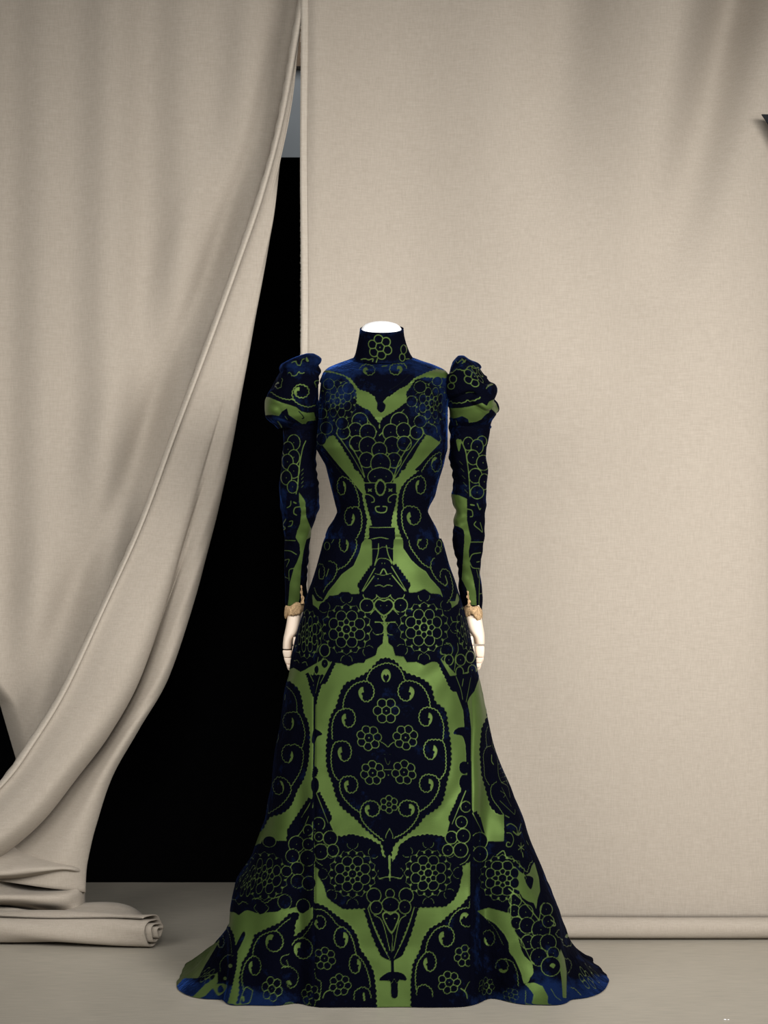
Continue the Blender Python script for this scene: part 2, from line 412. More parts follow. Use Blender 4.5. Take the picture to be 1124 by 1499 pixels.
class Cloth:
    def __init__(s, u0, u1, v0, v1, base, inv):
        s.u0, s.v0 = u0, v0; s.inv = inv
        s.nu = int((u1-u0)/CELL)+2; s.nv = int((v1-v0)/CELL)+2
        s.G = np.full((s.nv, s.nu), float(base), np.float32); s.key = 'X'
    def px(s, pts):
        x, y, k = CROP[s.key]; p = np.asarray(pts, float)
        return np.stack([x+p[:, 0]*k, y+p[:, 1]*k], 1)
    def sc(s, v): return v*CROP[s.key][2]
    # --- in cloth units
    def _fill(s, P, val):
        P = (np.asarray(P)-[s.u0, s.v0])/CELL
        a0, b0 = np.floor(P.min(0)).astype(int); a1, b1 = np.ceil(P.max(0)).astype(int)
        a0, b0 = max(a0, 0), max(b0, 0); a1, b1 = min(a1, s.nu-1), min(b1, s.nv-1)
        if a1 <= a0 or b1 <= b0: return
        uc = np.arange(a0, a1+1)+0.0; mask = np.zeros((b1-b0+1, a1-a0+1), bool)
        Q = np.roll(P, -1, 0)
        for (x1, y1), (x2, y2) in zip(P, Q):
            if y1 == y2: continue
            lo, hi = (y1, y2) if y1 < y2 else (y2, y1)
            r0 = max(int(math.ceil(lo)), b0); r1 = min(int(math.ceil(hi)), b1+1)
            if r1 <= r0: continue
            rr = np.arange(r0, r1); xi = x1+(rr-y1)/(y2-y1)*(x2-x1)
            mask[r0-b0:r1-b0] ^= uc[None, :] < xi[:, None]
        s.G[b0:b1+1, a0:a1+1][mask] = val
    def _stroke(s, P, w, val):
        w = np.asarray(w, float)*(LW if val > 0 else 1)
        P = (np.asarray(P)-[s.u0, s.v0])/CELL; w = np.broadcast_to(np.asarray(w, float), (len(P),))/CELL/2
        for i in range(len(P)-1):
            a, b = P[i], P[i+1]; r = (w[i]+w[i+1])/2; m = r+1.5
            x0 = int(max(min(a[0], b[0])-m, 0)); x1 = int(min(max(a[0], b[0])+m+1, s.nu-1))
            y0 = int(max(min(a[1], b[1])-m, 0)); y1 = int(min(max(a[1], b[1])+m+1, s.nv-1))
            if x1 <= x0 or y1 <= y0 or x1-x0 > 120 or y1-y0 > 120: continue
            X = np.arange(x0, x1+1)[None, :]-a[0]; Y = np.arange(y0, y1+1)[:, None]-a[1]
            d = b-a; L2 = d@d+1e-9; t = np.clip((X*d[0]+Y*d[1])/L2, 0, 1)
            dist = np.hypot(X-t*d[0], Y-t*d[1]); cov = np.clip(r-dist+0.5, 0, 1)
            g = s.G[y0:y1+1, x0:x1+1]; g += (val-g)*cov
    # --- in photo units of the current crop
    def poly(s, pts, val, smooth=True, scal=None):
        P = s.px(pts)
        P = catmull(P, step=1.0, closed=True) if smooth else catmull_lin(P)
        if scal:
            A = (P[:, 0]*np.roll(P[:, 1], -1)-np.roll(P[:, 0], -1)*P[:, 1]).sum()
            P = scallop(P, scal[0]*1.15, abs(scal[1])*1.5*(1 if A > 0 else -1))
        s._fill(s.inv(P), val)
    def line(s, pts, w=2.0, val=1, scal=None, smooth=True):
        P = s.px(pts); P = catmull(P, step=0.8) if smooth else catmull_lin(P, False)
        if scal: P = scallop(P, *scal)
        s._stroke(s.inv(P), w, val)
    def disc(s, c, r, val, ry=None, rot=0):
        c = s.px([c])[0]; r = s.sc(r); ry = s.sc(ry) if ry else r
        s.rawdisc(c, r, val, ry)
    def rawdisc(s, c, r, val, ry=None, n=26):
        a = np.linspace(0, 2*math.pi, n, endpoint=False)
        s._fill(s.inv(np.stack([c[0]+r*np.cos(a), c[1]+(ry or r)*np.sin(a)], 1)), val)
    def pod(s, c, r, ry=None, dot=True, lw=2.0):
        c = s.px([c])[0]; r = s.sc(r); ry = s.sc(ry) if ry else r; lw *= LW
        s.rawdisc(c, r+lw/2, 1, ry+lw/2); s.rawdisc(c, r-lw/2, 0, ry-lw/2)
        if dot: s.rawdisc(c, 0.8, .9, 1.2, 8)
    def cells(s, L, lw):
        """packed cells with one shared green outline: L = (centre px, rx, ry)"""
        C = (s.inv(np.array([q[0] for q in L]))-[s.u0, s.v0])/CELL
        rx = np.array([q[1] for q in L])/CELL; ry = np.array([q[2] for q in L])/CELL; h = lw*LW/CELL/2
        x0 = int(max((C[:, 0]-rx).min()-4, 0)); x1 = int(min((C[:, 0]+rx).max()+5, s.nu-1)); y0 = int(max((C[:, 1]-ry).min()-4, 0)); y1 = int(min((C[:, 1]+ry).max()+5, s.nv-1))
        if x1 <= x0 or y1 <= y0: return
        X = np.arange(x0, x1+1)[None, None, :]; Y = np.arange(y0, y1+1)[None, :, None]
        rm = (rx+ry)[:, None, None]/2
        d = (np.hypot((X-C[:, 0, None, None])/rx[:, None, None], (Y-C[:, 1, None, None])/ry[:, None, None])-1)*rm
        if len(L) > 1: p = np.partition(d, 1, axis=0); a, b = p[0], p[1]
        else: a = d[0]; b = a+1e3
        e = np.minimum(np.abs(a), np.where(b < h*.5, (b-a)/2, 1e3))
        g = s.G[y0:y1+1, x0:x1+1]; g[a < 0] = 0
        cov = np.clip(h-e+.5, 0, 1); g += (1-g)*cov
    def flower(s, c, r, n=6, rot=0.0, ry=None, lw=1.9):
        c = s.px([c])[0]; r = s.sc(r); k = (s.sc(ry)/r) if ry else 1
        d = r*0.655; rp = r*min(0.37, 0.68*math.sin(math.pi/n)*1.12)
        L = [((c[0]+d*math.cos(rot+6.2832*i/n), c[1]+k*d*math.sin(rot+6.2832*i/n)), rp, k*rp) for i in range(n)]
        s.rawdisc(c, r*.6, 0, k*r*.6)
        s.cells(L+[(c, r*.40, k*r*.40)], lw)
        s.rawdisc(c, max(1.0, r*.075), .9, n=8)
    def rosette(s, c, R=26.7, kx=1.0, mass=True, lobes=True, star=True, lw=1.7):
        """c in crop units, R in photo px"""
        c = s.px([c])[0]; f = R/26.7
        def pt(a, r): return (c[0]+kx*f*r*math.cos(a), c[1]+f*r*math.sin(a))
        if mass:
            a = np.linspace(0, 2*math.pi, 240, endpoint=False)
            rad = f*(44+6.0*np.abs(np.cos(a*4))**0.6+1.0*np.abs(np.sin(a*24)))
            s._fill(s.inv(np.stack([c[0]+kx*rad*np.cos(a), c[1]+rad*np.sin(a)], 1)), 0)
        if lobes:
            for i in range(8):
                a = i*math.pi/4+math.pi/2; l = pt(a, 43.5)
                s.rawdisc(l, kx*f*9.5, 0, f*9.5)
                for sg in (1, -1):
                    b = a+math.pi+sg*np.linspace(0.5, 2.0, 12); rr = f*np.linspace(5.6, 9.0, 12)
                    s._stroke(s.inv(np.stack([l[0]+kx*rr*np.cos(b), l[1]+rr*np.sin(b)], 1)), lw*.8, 0.9)
        if star:
            m = 16; P = []
            for i in range(m*6+1):
                a = i/(m*6)*2*math.pi; tri = abs(((i % 6)-3)/3.0)
                P.append(pt(a, 33.8+3.6*tri**1.5))
            s._stroke(s.inv(np.array(P)), lw*.8, 0.9)
            for i in range(m):
                a = (i+.5)/m*2*math.pi; s._stroke(s.inv(np.array([pt(a-.04, 30.6), pt(a+.04, 33.4)])), lw*1.0, .9); s._stroke(s.inv(np.array([pt(a+.04, 30.6), pt(a-.04, 33.4)])), lw*1.0, .9)
        L = [(c, kx*f*6.4, f*6.4)]+[(pt(i*math.pi/4+math.pi/2, 11.6), kx*f*5.3, f*5.3) for i in range(8)]+[(pt((i+.5)*math.pi/4, 20.0), kx*f*8.3, f*8.3) for i in range(8)]
        s.rawdisc(c, kx*f*21, 0, f*21)
        s.cells(L, lw); s.rawdisc(c, .9, .9, n=8)
    def curl(s, border, c, rx, ry, cw, lw=1.9, fat=1.0):
        """scalloped border that winds round c and ends in a green comma"""
        B = s.px(border); c = s.px([c])[0]; rx = s.sc(rx); ry = s.sc(ry); dr = 1 if cw else -1
        e = B[-1]; a0 = math.atan2((e[1]-c[1])/ry, (e[0]-c[0])/rx)
        a = a0+dr*np.linspace(0.25, 4.1, 26); k = np.linspace(1, 0.80, 26)
        P = np.vstack([B, np.stack([c[0]+rx*k*np.cos(a), c[1]+ry*k*np.sin(a)], 1)])
        P = catmull(P, step=0.7); P = scallop(P, 5.2, 1.5*(1 if cw else -1))
        s._stroke(s.inv(P), lw, 1)
        b = a[-1]+dr*np.linspace(0, 1.95, 26); t = np.linspace(0, 1, 26); k2 = np.interp(t, [0, .45, 1], [.78, .55, .60])
        wd = np.interp(t, [0, .15, .5, .8, 1], [lw, .32*rx, .66*rx*fat, .34*rx, .3])/LW
        s._stroke(s.inv(np.stack([c[0]+rx*k2*np.cos(b), c[1]+ry*k2*np.sin(b)], 1)), wd, 1)
        h = a[-1]+dr*0.55
        s.rawdisc((c[0]+rx*.38*math.cos(h), c[1]+ry*.38*math.sin(h)), rx*.17, 0, n=12)
    def saw(s, a, b, w0, w1, side=1, teeth=8, rib=True, lw=1.8, bend=0):
        """dark serrated leaf from a to b; teeth on one side, green midrib on the other"""
        a, b = s.px([a, b]); n = 40; t = np.linspace(0, 1, n)[:, None]
        nrm = np.array([-(b-a)[1], (b-a)[0]]); L = np.linalg.norm(nrm); nrm = nrm/L*side
        mid = a+(b-a)*t+nrm*bend*np.sin(t*math.pi)
        w = w0+(w1-w0)*t
        w = w*np.clip((1-t)*8, 0, 1)
        sawt = (1-((t*teeth) % 1))*2.4
        outp = mid+nrm*(w+sawt*np.clip((1-t)*5, 0, 1))
        s._fill(s.inv(np.vstack([mid, outp[::-1]])), 0)
        if rib: s._stroke(s.inv(mid[::2]), np.linspace(lw*1.25, lw*.8, len(mid[::2])), 1)
    def sample(s, U, V):
        G = s.G
        for _ in range(1):
            G = np.pad(G, 1, mode='edge'); G = (G[:-2]+2*G[1:-1]+G[2:])/4; G = (G[:, :-2]+2*G[:, 1:-1]+G[:, 2:])/4
        u = np.clip((U-s.u0)/CELL, 0, s.nu-1.001); v = np.clip((V-s.v0)/CELL, 0, s.nv-1.001)
        i = u.astype(int); j = v.astype(int); a = u-i; b = v-j
        return G[j, i]*(1-a)*(1-b)+G[j, i+1]*a*(1-b)+G[j+1, i]*(1-a)*b+G[j+1, i+1]*a*b

def catmull_lin(P, closed=True):
    P = np.asarray(P, float)
    if closed: P = np.vstack([P, P[:1]])
    s = np.r_[0, np.cumsum(np.hypot(*np.diff(P, axis=0).T))]; n = max(4, int(s[-1])+1); q = np.linspace(0, s[-1], n)
    return np.stack([np.interp(q, s, P[:, 0]), np.interp(q, s, P[:, 1])], 1)

def scallop(P, wave, amp):
    d = np.gradient(P, axis=0); L = np.hypot(d[:, 0], d[:, 1])+1e-9
    n = np.stack([d[:, 1]/L, -d[:, 0]/L], 1)
    s = np.r_[0, np.cumsum(np.hypot(*np.diff(P, axis=0).T))]
    return P+n*(amp*np.abs(np.sin(math.pi*s/wave))-amp*.5)[:, None]

# ------------------------------------------------------------------ garment surfaces
def table(rows, ys):
    T = np.asarray(rows, float); out = []
    for k in range(1, T.shape[1]):
        v = np.interp(ys, T[:, 0], T[:, k])
        K = max(3, int(5/(abs(ys[1]-ys[0])))*2+1); ker = np.hanning(K+2)[1:-1]; ker /= ker.sum()
        vp = np.r_[2*v[0]-v[1:K//2+1][::-1], v, 2*v[-1]-v[-K//2:-1][::-1]] if K > 2 else v
        vs = np.convolve(np.pad(v, K//2, mode='reflect', reflect_type='odd'), ker, 'valid')
        out.append(vs)
    return out

def garment(name, rows, dv, ncf, ncb, paint, parent, mat=None, disp=None, base=0, cap_top=False, pile=0.0005, press_sheen=None):
    """rows: photo row, left px, right px, front depth, back depth, exponent, centre depth, tilt"""
    mat = mat or VELVET
    R0, R1 = rows[0][0], rows[-1][0]; ys = np.arange(R0, R1+1e-6, dv); R = len(ys)
    xl, xr, bf, bb, ne, yc, tl = table(rows, ys)
    sc = (D0+yc)/FPX
    cx = ((xl+xr)/2-CX0)*sc; hw = (xr-xl)/2*sc; z = ZC+(YH-ys)*sc
    phi = np.linspace(-math.pi, math.pi, 1441)
    sn, cs = np.sin(phi), np.cos(phi)
    e = (2/ne)[:, None]
    x = cx[:, None]+hw[:, None]*np.sign(sn)*np.abs(sn)**e
    c2 = np.abs(cs)**e
    y = yc[:, None]+np.where(cs > 0, -bf[:, None]*c2, bb[:, None]*c2)
    qf = np.r_[-1+np.arange(ncb)/ncb*0.42, -0.58+1.16*np.arange(ncf+1)/ncf, 0.58+0.42*np.arange(1, ncb)/ncb]
    P = np.zeros((R, len(qf), 3)); S = np.zeros((R, len(qf)))
    for i in range(R):
        dx = np.diff(x[i]); dy = np.diff(y[i]); s = np.r_[0, np.cumsum(np.hypot(dx, dy))]
        s0 = s[720]; sL, sR = s0, s[-1]-s0
        tgt = np.where(qf < 0, s0+qf*sL, s0+qf*sR)
        P[i, :, 0] = np.interp(tgt, s, x[i]); P[i, :, 1] = np.interp(tgt, s, y[i]); S[i] = tgt-s0
    P[..., 2] = z[:, None]+tl[:, None]*(P[..., 1]-yc[:, None])
    # outward 2-D normals of the rings
    T = np.roll(P, -1, 1)-np.roll(P, 1, 1)
    N = np.stack([T[..., 1], -T[..., 0], np.zeros_like(T[..., 0])], -1); N /= np.linalg.norm(N, axis=-1, keepdims=True)+1e-9
    if disp is not None:
        d = P[..., 1]+D0
        ppx = CX0+P[..., 0]*FPX/d; ppy = YH+(ZC-P[..., 2])*FPX/d
        P = P+N*disp(P, ppx, ppy, qf[None, :]+0*S)[..., None]
        P[..., 2] = np.maximum(P[..., 2], 0.0015)
    ic = int(np.argmin(np.abs(qf))); d = P[..., 1]+D0
    ppx = CX0+P[..., 0]*FPX/d; ppy = YH+(ZC-P[..., 2])*FPX/d
    dfront = d[:, ic]
    U = S*FPX/dfront[:, None]; V = np.repeat(ppy[:, ic:ic+1], len(qf), 1)
    V = np.maximum.accumulate(V, axis=0)
    # inverse map photo -> cloth, used only to lay the motifs out
    da = np.roll(P, -1, 1)-P; db = np.vstack([P[1:]-P[:-1], P[-1:]-P[-2:-1]])
    nn = np.cross(da, db); facing = (nn*(P-np.array([0, -D0, ZC]))).sum(-1)
    front = (np.sign(np.median(facing[:, ic]))*facing > 0) & (np.abs(qf)[None, :] < 0.62)
    y0, y1 = int(ppy[front].min())-2, int(ppy[front].max())+3
    W0, W1 = 200, 960; xs_ = np.arange(W0, W1)
    MU = np.full((y1-y0+1, W1-W0), np.nan); MV = MU.copy()
    fp, fr, fu, fv = ppx[front], np.rint(ppy[front]).astype(int)-y0, U[front], V[front]
    order = np.argsort(fr, kind='stable'); fp, fr, fu, fv = fp[order], fr[order], fu[order], fv[order]
    st = np.searchsorted(fr, np.arange(y1-y0+2)); last = None
    for r in range(y1-y0+1):
        a, b = st[r], st[r+1]
        if b-a < 4:
            continue
        o = np.argsort(fp[a:b]); xx, uu, vv = fp[a:b][o], fu[a:b][o], fv[a:b][o]
        MU[r] = np.interp(xs_, xx, uu); MV[r] = np.interp(xs_, xx, vv)
        lo = xs_ < xx[0]; hi = xs_ > xx[-1]
        MU[r][lo] -= 1.6*(xx[0]-xs_[lo]); MU[r][hi] += 1.6*(xs_[hi]-xx[-1])
    ok = ~np.isnan(MU[:, 0]); idx = np.where(ok)[0]
    near = idx[np.abs(np.arange(len(MU))[:, None]-idx[None, :]).argmin(1)]
    off = (np.arange(len(MU))-near)[:, None]
    MU = MU[near]; MV = MV[near]+off
    win = np.lib.stride_tricks.sliding_window_view
    MU = np.median(win(np.pad(MU, ((4, 4), (0, 0)), mode='edge'), 9, axis=0), axis=-1)
    MU = win(np.pad(MU, ((2, 2), (0, 0)), mode='edge'), 5, axis=0).mean(-1)
    ramp_ = np.arange(len(MV))[:, None]*1.0
    MV = ramp_+np.median(win(np.pad(MV-ramp_, ((4, 4), (0, 0)), mode='edge'), 9, axis=0), axis=-1)
    def inv(Pq):
        Pq = np.asarray(Pq, float)
        u = np.clip(Pq[:, 0]-W0, 0, W1-W0-1.01); vraw = Pq[:, 1]-y0; v = np.clip(vraw, 0, len(MU)-1.01)
        i = u.astype(int); j = v.astype(int); a = u-i; b = v-j
        def bl(M): return M[j, i]*(1-a)*(1-b)+M[j, i+1]*a*(1-b)+M[j+1, i]*(1-a)*b+M[j+1, i+1]*a*b
        return np.stack([bl(MU), bl(MV)+(vraw-v)], 1)
    cl = Cloth(U.min()-4, U.max()+4, V.min()-4, V.max()+4, base, inv)
    paint(cl)
    satin = cl.sample(U, V)
    # the velvet pile stands proud of the satin ground
    T = np.roll(P, -1, 1)-np.roll(P, 1, 1); B = np.vstack([P[1:2]-P[0:1], P[2:]-P[:-2], P[-1:]-P[-2:-1]])
    N = np.cross(T, B); N /= np.linalg.norm(N, axis=-1, keepdims=True)+1e-12
    if np.median((N*(P-P.mean(1, keepdims=True))).sum(-1)) < 0: N = -N
    P = P+N*((1-satin)*pile)[..., None]
    verts = P.reshape(-1, 3); F = grid_faces(R, len(qf), True)
    o = mesh_obj(name, verts, F[:, ::-1], mat, parent, attr={'satin': satin, 'pressed_sheen': press_sheen(ppx, ppy, qf[None, :]+0*S) if press_sheen else 0*S})
    if cap_top:
        bm = bmesh.new(); bm.from_mesh(o.data)
        bmesh.ops.holes_fill(bm, edges=[e_ for e_ in bm.edges if e_.is_boundary and all(v.co.z > z[0]-0.01-abs(tl[0])*.1 for v in e_.verts)])
        for f_ in bm.faces: f_.smooth = True
        bm.to_mesh(o.data); bm.free()
    return o

gown = thing('velvet_gown', 'green satin and blue-black cut velvet gown with puffed sleeves, worn by the headless mannequin', 'dress', (0.01, 0.0, 0.0))

# ---- skirt
SK = [  # row, left, right, front, back, exponent, centre depth, tilt
 (788.5, 474.6, 645.8, .0985, .100, 2.1, 0, 0), (795, 472, 649, .105, .110, 2.1, 0, 0), (826, 464, 657, .118, .135, 2.1, 0, 0), (856, 455, 668, .130, .155, 2.15, 0, 0),
 (880, 447, 675, .140, .170, 2.15, 0, 0), (915, 438, 684, .150, .185, 2.2, 0, 0), (960, 429, 695, .160, .200, 2.2, 0, 0), (1005, 419, 703, .172, .212, 2.2, 0, 0),
 (1050, 411, 714, .184, .225, 2.25, 0, 0), (1100, 402, 731, .198, .240, 2.3, 0, 0), (1150, 396, 748, .212, .255, 2.35, 0, 0), (1200, 388, 766, .226, .268, 2.4, 0, 0),
 (1257, 368, 783, .244, .285, 2.5, 0, 0), (1290, 351, 793, .254, .295, 2.6, 0, 0), (1350, 327, 822, .274, .318, 2.8, 0, 0), (1395, 303, 848, .290, .332, 3.0, 0, 0),
 (1412, 286, 860, .297, .338, 3.1, 0, 0), (1423, 270, 874, .302, .342, 3.2, 0, 0), (1429, 262, 886, .306, .345, 3.3, 0, 0)]
def gs(v, c, w): return np.exp(-((v-c)/w)**2)
def skirt_disp(P, px, py, q):
    g = np.clip((py-1040)/420, 0, 1)
    fr = (P[..., 1] < 0.15)*1.0
    d = np.zeros_like(px)
    d -= gs(px, 720+8*g, 15+12*g)*0.075*g*fr                      # deep pleat right of the front panel
    d += gs(px, 770+45*g, 12+10*g)*0.016*g*fr
    d -= gs(px, 800+44*g, 8+10*g)*0.014*g*fr
    d -= gs(px, 436-4*g, 12+8*g)*0.030*g*fr                       # pleat left of it
    d += gs(px, 372-30*g, 12+6*g)*0.014*g*fr
    d -= gs(px, 352-36*g, 8+8*g)*0.022*g*fr
    d -= gs(px, 460, 2.2)*0.0022*np.clip((py-960)/60, 0, 1)*fr    # seams of the front panel
    d -= gs(px, 691, 2.2)*0.0022*np.clip((py-960)/60, 0, 1)*fr
    d += fnoise(P, 3.2, 11, 3)*0.0016*(0.4+g)
    d += fnoise(P*np.array([1, 1, .8])+0.03*np.sin(P[..., ::-1]*23), 6.5, 17, 2)*0.0016*fr*np.clip((py-800)/60, 0, 1)
    back = (P[..., 1] > 0.1)
    d += back*0.012*np.sin(q*42)*np.clip((py-900)/500, 0, 1)*np.clip((P[..., 1]-.1)/.08, 0, 1)
    return d

def paint_skirt(c):
    # ---- upper part: dark velvet with two green fields
    c.key = 'X'; c.poly([(200, 880), (960, 880), (960, 1500), (200, 1500)], 1, smooth=False)
    # back of the skirt: the same weave repeated round
    for sgn in (-1, 1):
        for u, v in ((640, 1110), (640, 1400), (860, 1250), (1050, 1110), (1050, 1400)):
            a = np.linspace(0, 2*math.pi, 60, endpoint=False)
            c._fill(np.stack([sgn*u+90*np.cos(a), v+140*np.sin(a)], 1), 0)
            for k in range(6): 
                aa = k*1.047; cc = (sgn*u+45*math.cos(aa), v+80*math.sin(aa)); b = np.linspace(0, 6.3, 22)
                c._stroke(np.stack([cc[0]+15*np.cos(b), cc[1]+15*np.sin(b)], 1), 2, 1)
            a = np.linspace(0, 6.3, 90); c._stroke(np.stack([sgn*u+81*np.cos(a), v+130*np.sin(a)], 1), 2, 1)
    c.key = 'B'
    c.poly([(520, 720), (545, 640), (572, 640), (572, 690), (600, 722), (606, 850), (606, 965), (590, 1010), (520, 1130), (465, 1245), (480, 1278), (400, 1285), (330, 1270), (250, 1290), (180, 1302), (90, 1360), (110, 1320), (150, 1250), (230, 1150), (290, 1072), (410, 985), (470, 850), (495, 750)], 1, smooth=False)
    c.key = 'C'
    c.poly([(108, 745), (128, 690), (150, 600), (190, 660), (215, 728), (215, 800), (300, 925), (380, 1000), (450, 1045), (500, 1120), (600, 1230), (640, 1345), (560, 1300), (430, 1270), (330, 1285), (278, 1275), (260, 1200), (180, 1080), (108, 985)], 1, smooth=False)
    # little green tails beside the hips
    c.key = 'D'; c.poly([(205, 75), (240, 130), (290, 190), (300, 250), (285, 320), (265, 270), (250, 215), (205, 180)], 1)
    c.key = 'E'; c.poly([(765, 60), (790, 150), (760, 200), (690, 260), (680, 215), (740, 150)], 1)
    # dark band of rosettes across the hips
    c.key = 'D'
    c.poly([(300, 330), (310, 200), (350, 150), (390, 90), (480, 90), (520, 50), (600, 50), (640, 80), (740, 80), (980, 60), (1300, 60), (1300, 520), (1040, 590), (1035, 530), (980, 530), (975, 610), (920, 660), (900, 740), (840, 770), (790, 790), (770, 830), (680, 830), (600, 865), (540, 830), (420, 825), (330, 780), (290, 700)], 0, smooth=False)
    c.poly([(-260, 100), (200, 60), (210, 190), (265, 230), (280, 330), (330, 420), (330, 760), (300, 800), (160, 880), (130, 900), (75, 925), (0, 880), (-60, 900), (-260, 880)], 0, smooth=False)
    c.key = 'E'
    c.poly([(-30, 0), (250, 60), (350, 50), (430, 15), (490, 60), (590, 70), (640, 130), (700, 220), (770, 170), (800, 90), (1100, 90), (1100, 860), (960, 840), (760, 900), (600, 730), (580, 765), (500, 765), (425, 800), (350, 765), (250, 770), (215, 710), (130, 700), (105, 610), (60, 570), (55, 500), (20, 480), (-30, 300)], 0, smooth=False)
    c.key = 'D'; c.rosette((578, 457), lobes=True)
    c.rosette((145, 512), 26, kx=.62, mass=False, lobes=False)
    c.line([(0, 805), (40, 800), (60, 830)], 1.6); c.line([(90, 830), (130, 815), (150, 860)], 1.6)
    c.key = 'E'; c.rosette((425, 412), lobes=True); c.rosette((880, 400), 26, kx=.5, mass=False, lobes=False)
    # green cleft between the rosettes
    c.key = 'Q'
    c.line([(535, 1003), (537, 1124)], 6.5); c.line([(470, 995), (535, 1000), (600, 995)], 2); c.line([(525, 940), (530, 1000)], 3)
    c.disc((490, 1038), 36, 0); c.disc((578, 1036), 36, 0)
    c.line([(470, 1000), (500, 996), (522, 1015), (528, 1040), (515, 1070), (480, 1075)], 1.5); c.line([(598, 1000), (570, 996), (550, 1015), (542, 1040), (552, 1070), (585, 1080)], 1.5)
    # pods
    for x, y, r in ((440, 815, 46), (612, 815, 46), (420, 893, 44), (632, 890, 44)): c.pod((x, y), r)
    c.pod((524, 805), 50, 42); c.disc((508, 800), 4, 1); c.disc((540, 800), 4, 1)
    c.poly([(462, 880), (490, 848), (527, 858), (560, 848), (592, 878), (585, 915), (527, 960), (470, 915)], 1); c.poly([(471, 882), (492, 858), (527, 868), (558, 858), (582, 880), (576, 910), (527, 948), (480, 910)], 0)
    c.disc((507, 893), 4, 1); c.disc((545, 893), 4, 1)
    c.line([(470, 915), (440, 950)], 1.4); c.line([(585, 915), (620, 950)], 1.4); c.line([(510, 960), (525, 985), (545, 960)], 2)
    # waist to hip: the trunk between the green fields
    c.poly([(452, 480), (588, 480), (582, 630), (640, 690), (690, 820), (370, 820), (420, 690), (460, 640)], 0, smooth=False)
    c.saw((470, 655), (385, 806), 6, 10, 1, 8); c.saw((575, 645), (672, 806), 6, 10, -1, 8)
    c.line([(493, 500), (490, 560), (470, 630)], 2); c.line([(542, 510), (555, 570), (580, 620)], 2)
    c.line([(468, 640), (490, 600), (520, 592), (560, 605), (578, 630)], 1.7); c.line([(470, 690), (520, 700), (575, 688)], 1.5); c.line([(505, 690), (525, 660), (545, 690)], 2.5)
    c.line([(452, 535), (500, 530), (525, 520), (585, 535)], 1.3); c.disc((515, 625), 4, 1); c.disc((532, 625), 4, 1); c.disc((490, 722), 4, 1); c.disc((565, 725), 4, 1)
    c.line([(470, 768), (500, 762), (525, 772), (550, 762), (580, 768)], 1.7); c.line([(465, 705), (395, 803)], 2.4); c.line([(578, 700), (660, 800)], 2.4)
    # side medallions below the waist
    c.key = 'B'
    c.curl([(235, 1030), (330, 980), (400, 885), (440, 790), (435, 715), (400, 680), (335, 662)], (315, 760), 55, 92, False, 1.8)
    c.line([(95, 1265), (130, 1200), (190, 1140), (225, 1080), (238, 1030), (225, 965), (150, 932)], 1.8, scal=(5.2, 1.4))
    c.curl([(40, 985), (60, 968)], (72, 1055), 38, 85, True, 1.7); c.line([(150, 1020), (140, 1060), (125, 1100)], [2.5]*1 and 2.4)
    c.line([(0, 1215), (30, 1290), (85, 1335)], 1.8, scal=(4, .8))
    c.line([(180, 595), (230, 620), (215, 690), (180, 750)], 1.5, scal=(3, .7)); c.pod((135, 780), 28, 40, False, 1.4)
    c.key = 'C'
    c.line([(275, 720), (290, 790), (350, 880), (420, 965), (500, 1012)], 1.9, scal=(5.2, -1.4))
    c.curl([(430, 680)], (410, 745), 58, 76, True, 1.8)
    c.line([(540, 905), (508, 950), (510, 1030), (560, 1120), (610, 1165), (655, 1195)], 1.9, scal=(5.2, -1.4)); c.line([(655, 1195), (675, 1165), (655, 1095)], 3.2)
    c.line([(600, 1110), (608, 1045), (640, 1022), (690, 1050), (715, 1120), (732, 1220), (715, 1310), (670, 1375)], 1.8, scal=(5.2, 1.4))
    c.line([(525, 630), (570, 680), (600, 750), (615, 820), (560, 875)], 1.4, scal=(5, 1.2)); c.pod((590, 760), 26, 40, False, 1.3); c.pod((575, 820), 26, 36, False, 1.3)

    # ---- central medallion
    c.key = 'H'
    c.poly([(520, 105), (570, 122), (600, 150), (650, 200), (740, 235), (810, 290), (840, 390), (905, 450), (925, 560), (942, 680), (942, 800), (915, 930), (890, 1040), (850, 1095), (770, 1150), (720, 1215), (640, 1275), (590, 1315), (560, 1360), (540, 1480), (528, 1480), (490, 1330), (440, 1280), (370, 1220), (320, 1165), (230, 1090), (190, 1020), (165, 930), (130, 830), (125, 700), (135, 600), (150, 500), (190, 420), (215, 340), (250, 275), (320, 240), (390, 200), (440, 150), (475, 115)], 0, scal=(6.6, 1.6))
    c.line([(390, 250), (405, 208), (440, 168), (520, 138), (590, 160), (622, 200), (640, 250)], 1.9, scal=(5.2, 1.4))
    for b, cc, rx, ry, cw in (
        ([(235, 435), (240, 385), (265, 325), (310, 278), (365, 258)], (385, 330), 57, 72, 1), ([(805, 430), (800, 380), (775, 320), (735, 275), (680, 255)], (652, 326), 60, 72, 0),
        ([(165, 640), (163, 560), (175, 500), (205, 455), (250, 438)], (268, 504), 50, 66, 1), ([(890, 640), (895, 560), (880, 500), (850, 450), (800, 430)], (780, 496), 50, 66, 0),
        ([(205, 910), (175, 870), (158, 800), (160, 720), (180, 665), (220, 652)], (242, 723), 50, 71, 1), ([(870, 905), (905, 850), (910, 780), (905, 700), (885, 650), (835, 642)], (812, 712), 50, 71, 0),
        ([(345, 1120), (290, 1080), (230, 1010), (213, 940), (230, 895), (270, 883)], (284, 942), 50, 59, 1), ([(735, 1115), (800, 1070), (850, 1000), (868, 930), (845, 885), (795, 870)], (785, 934), 51, 62, 0),
        ([(505, 1308), (420, 1240), (360, 1170), (350, 1110), (370, 1065), (405, 1045)], (424, 1100), 54, 55, 1), ([(560, 1295), (640, 1250), (700, 1190), (732, 1120), (715, 1060), (665, 1042)], (655, 1098), 58, 56, 0)):
        c.curl(b, cc, rx, ry, cw)
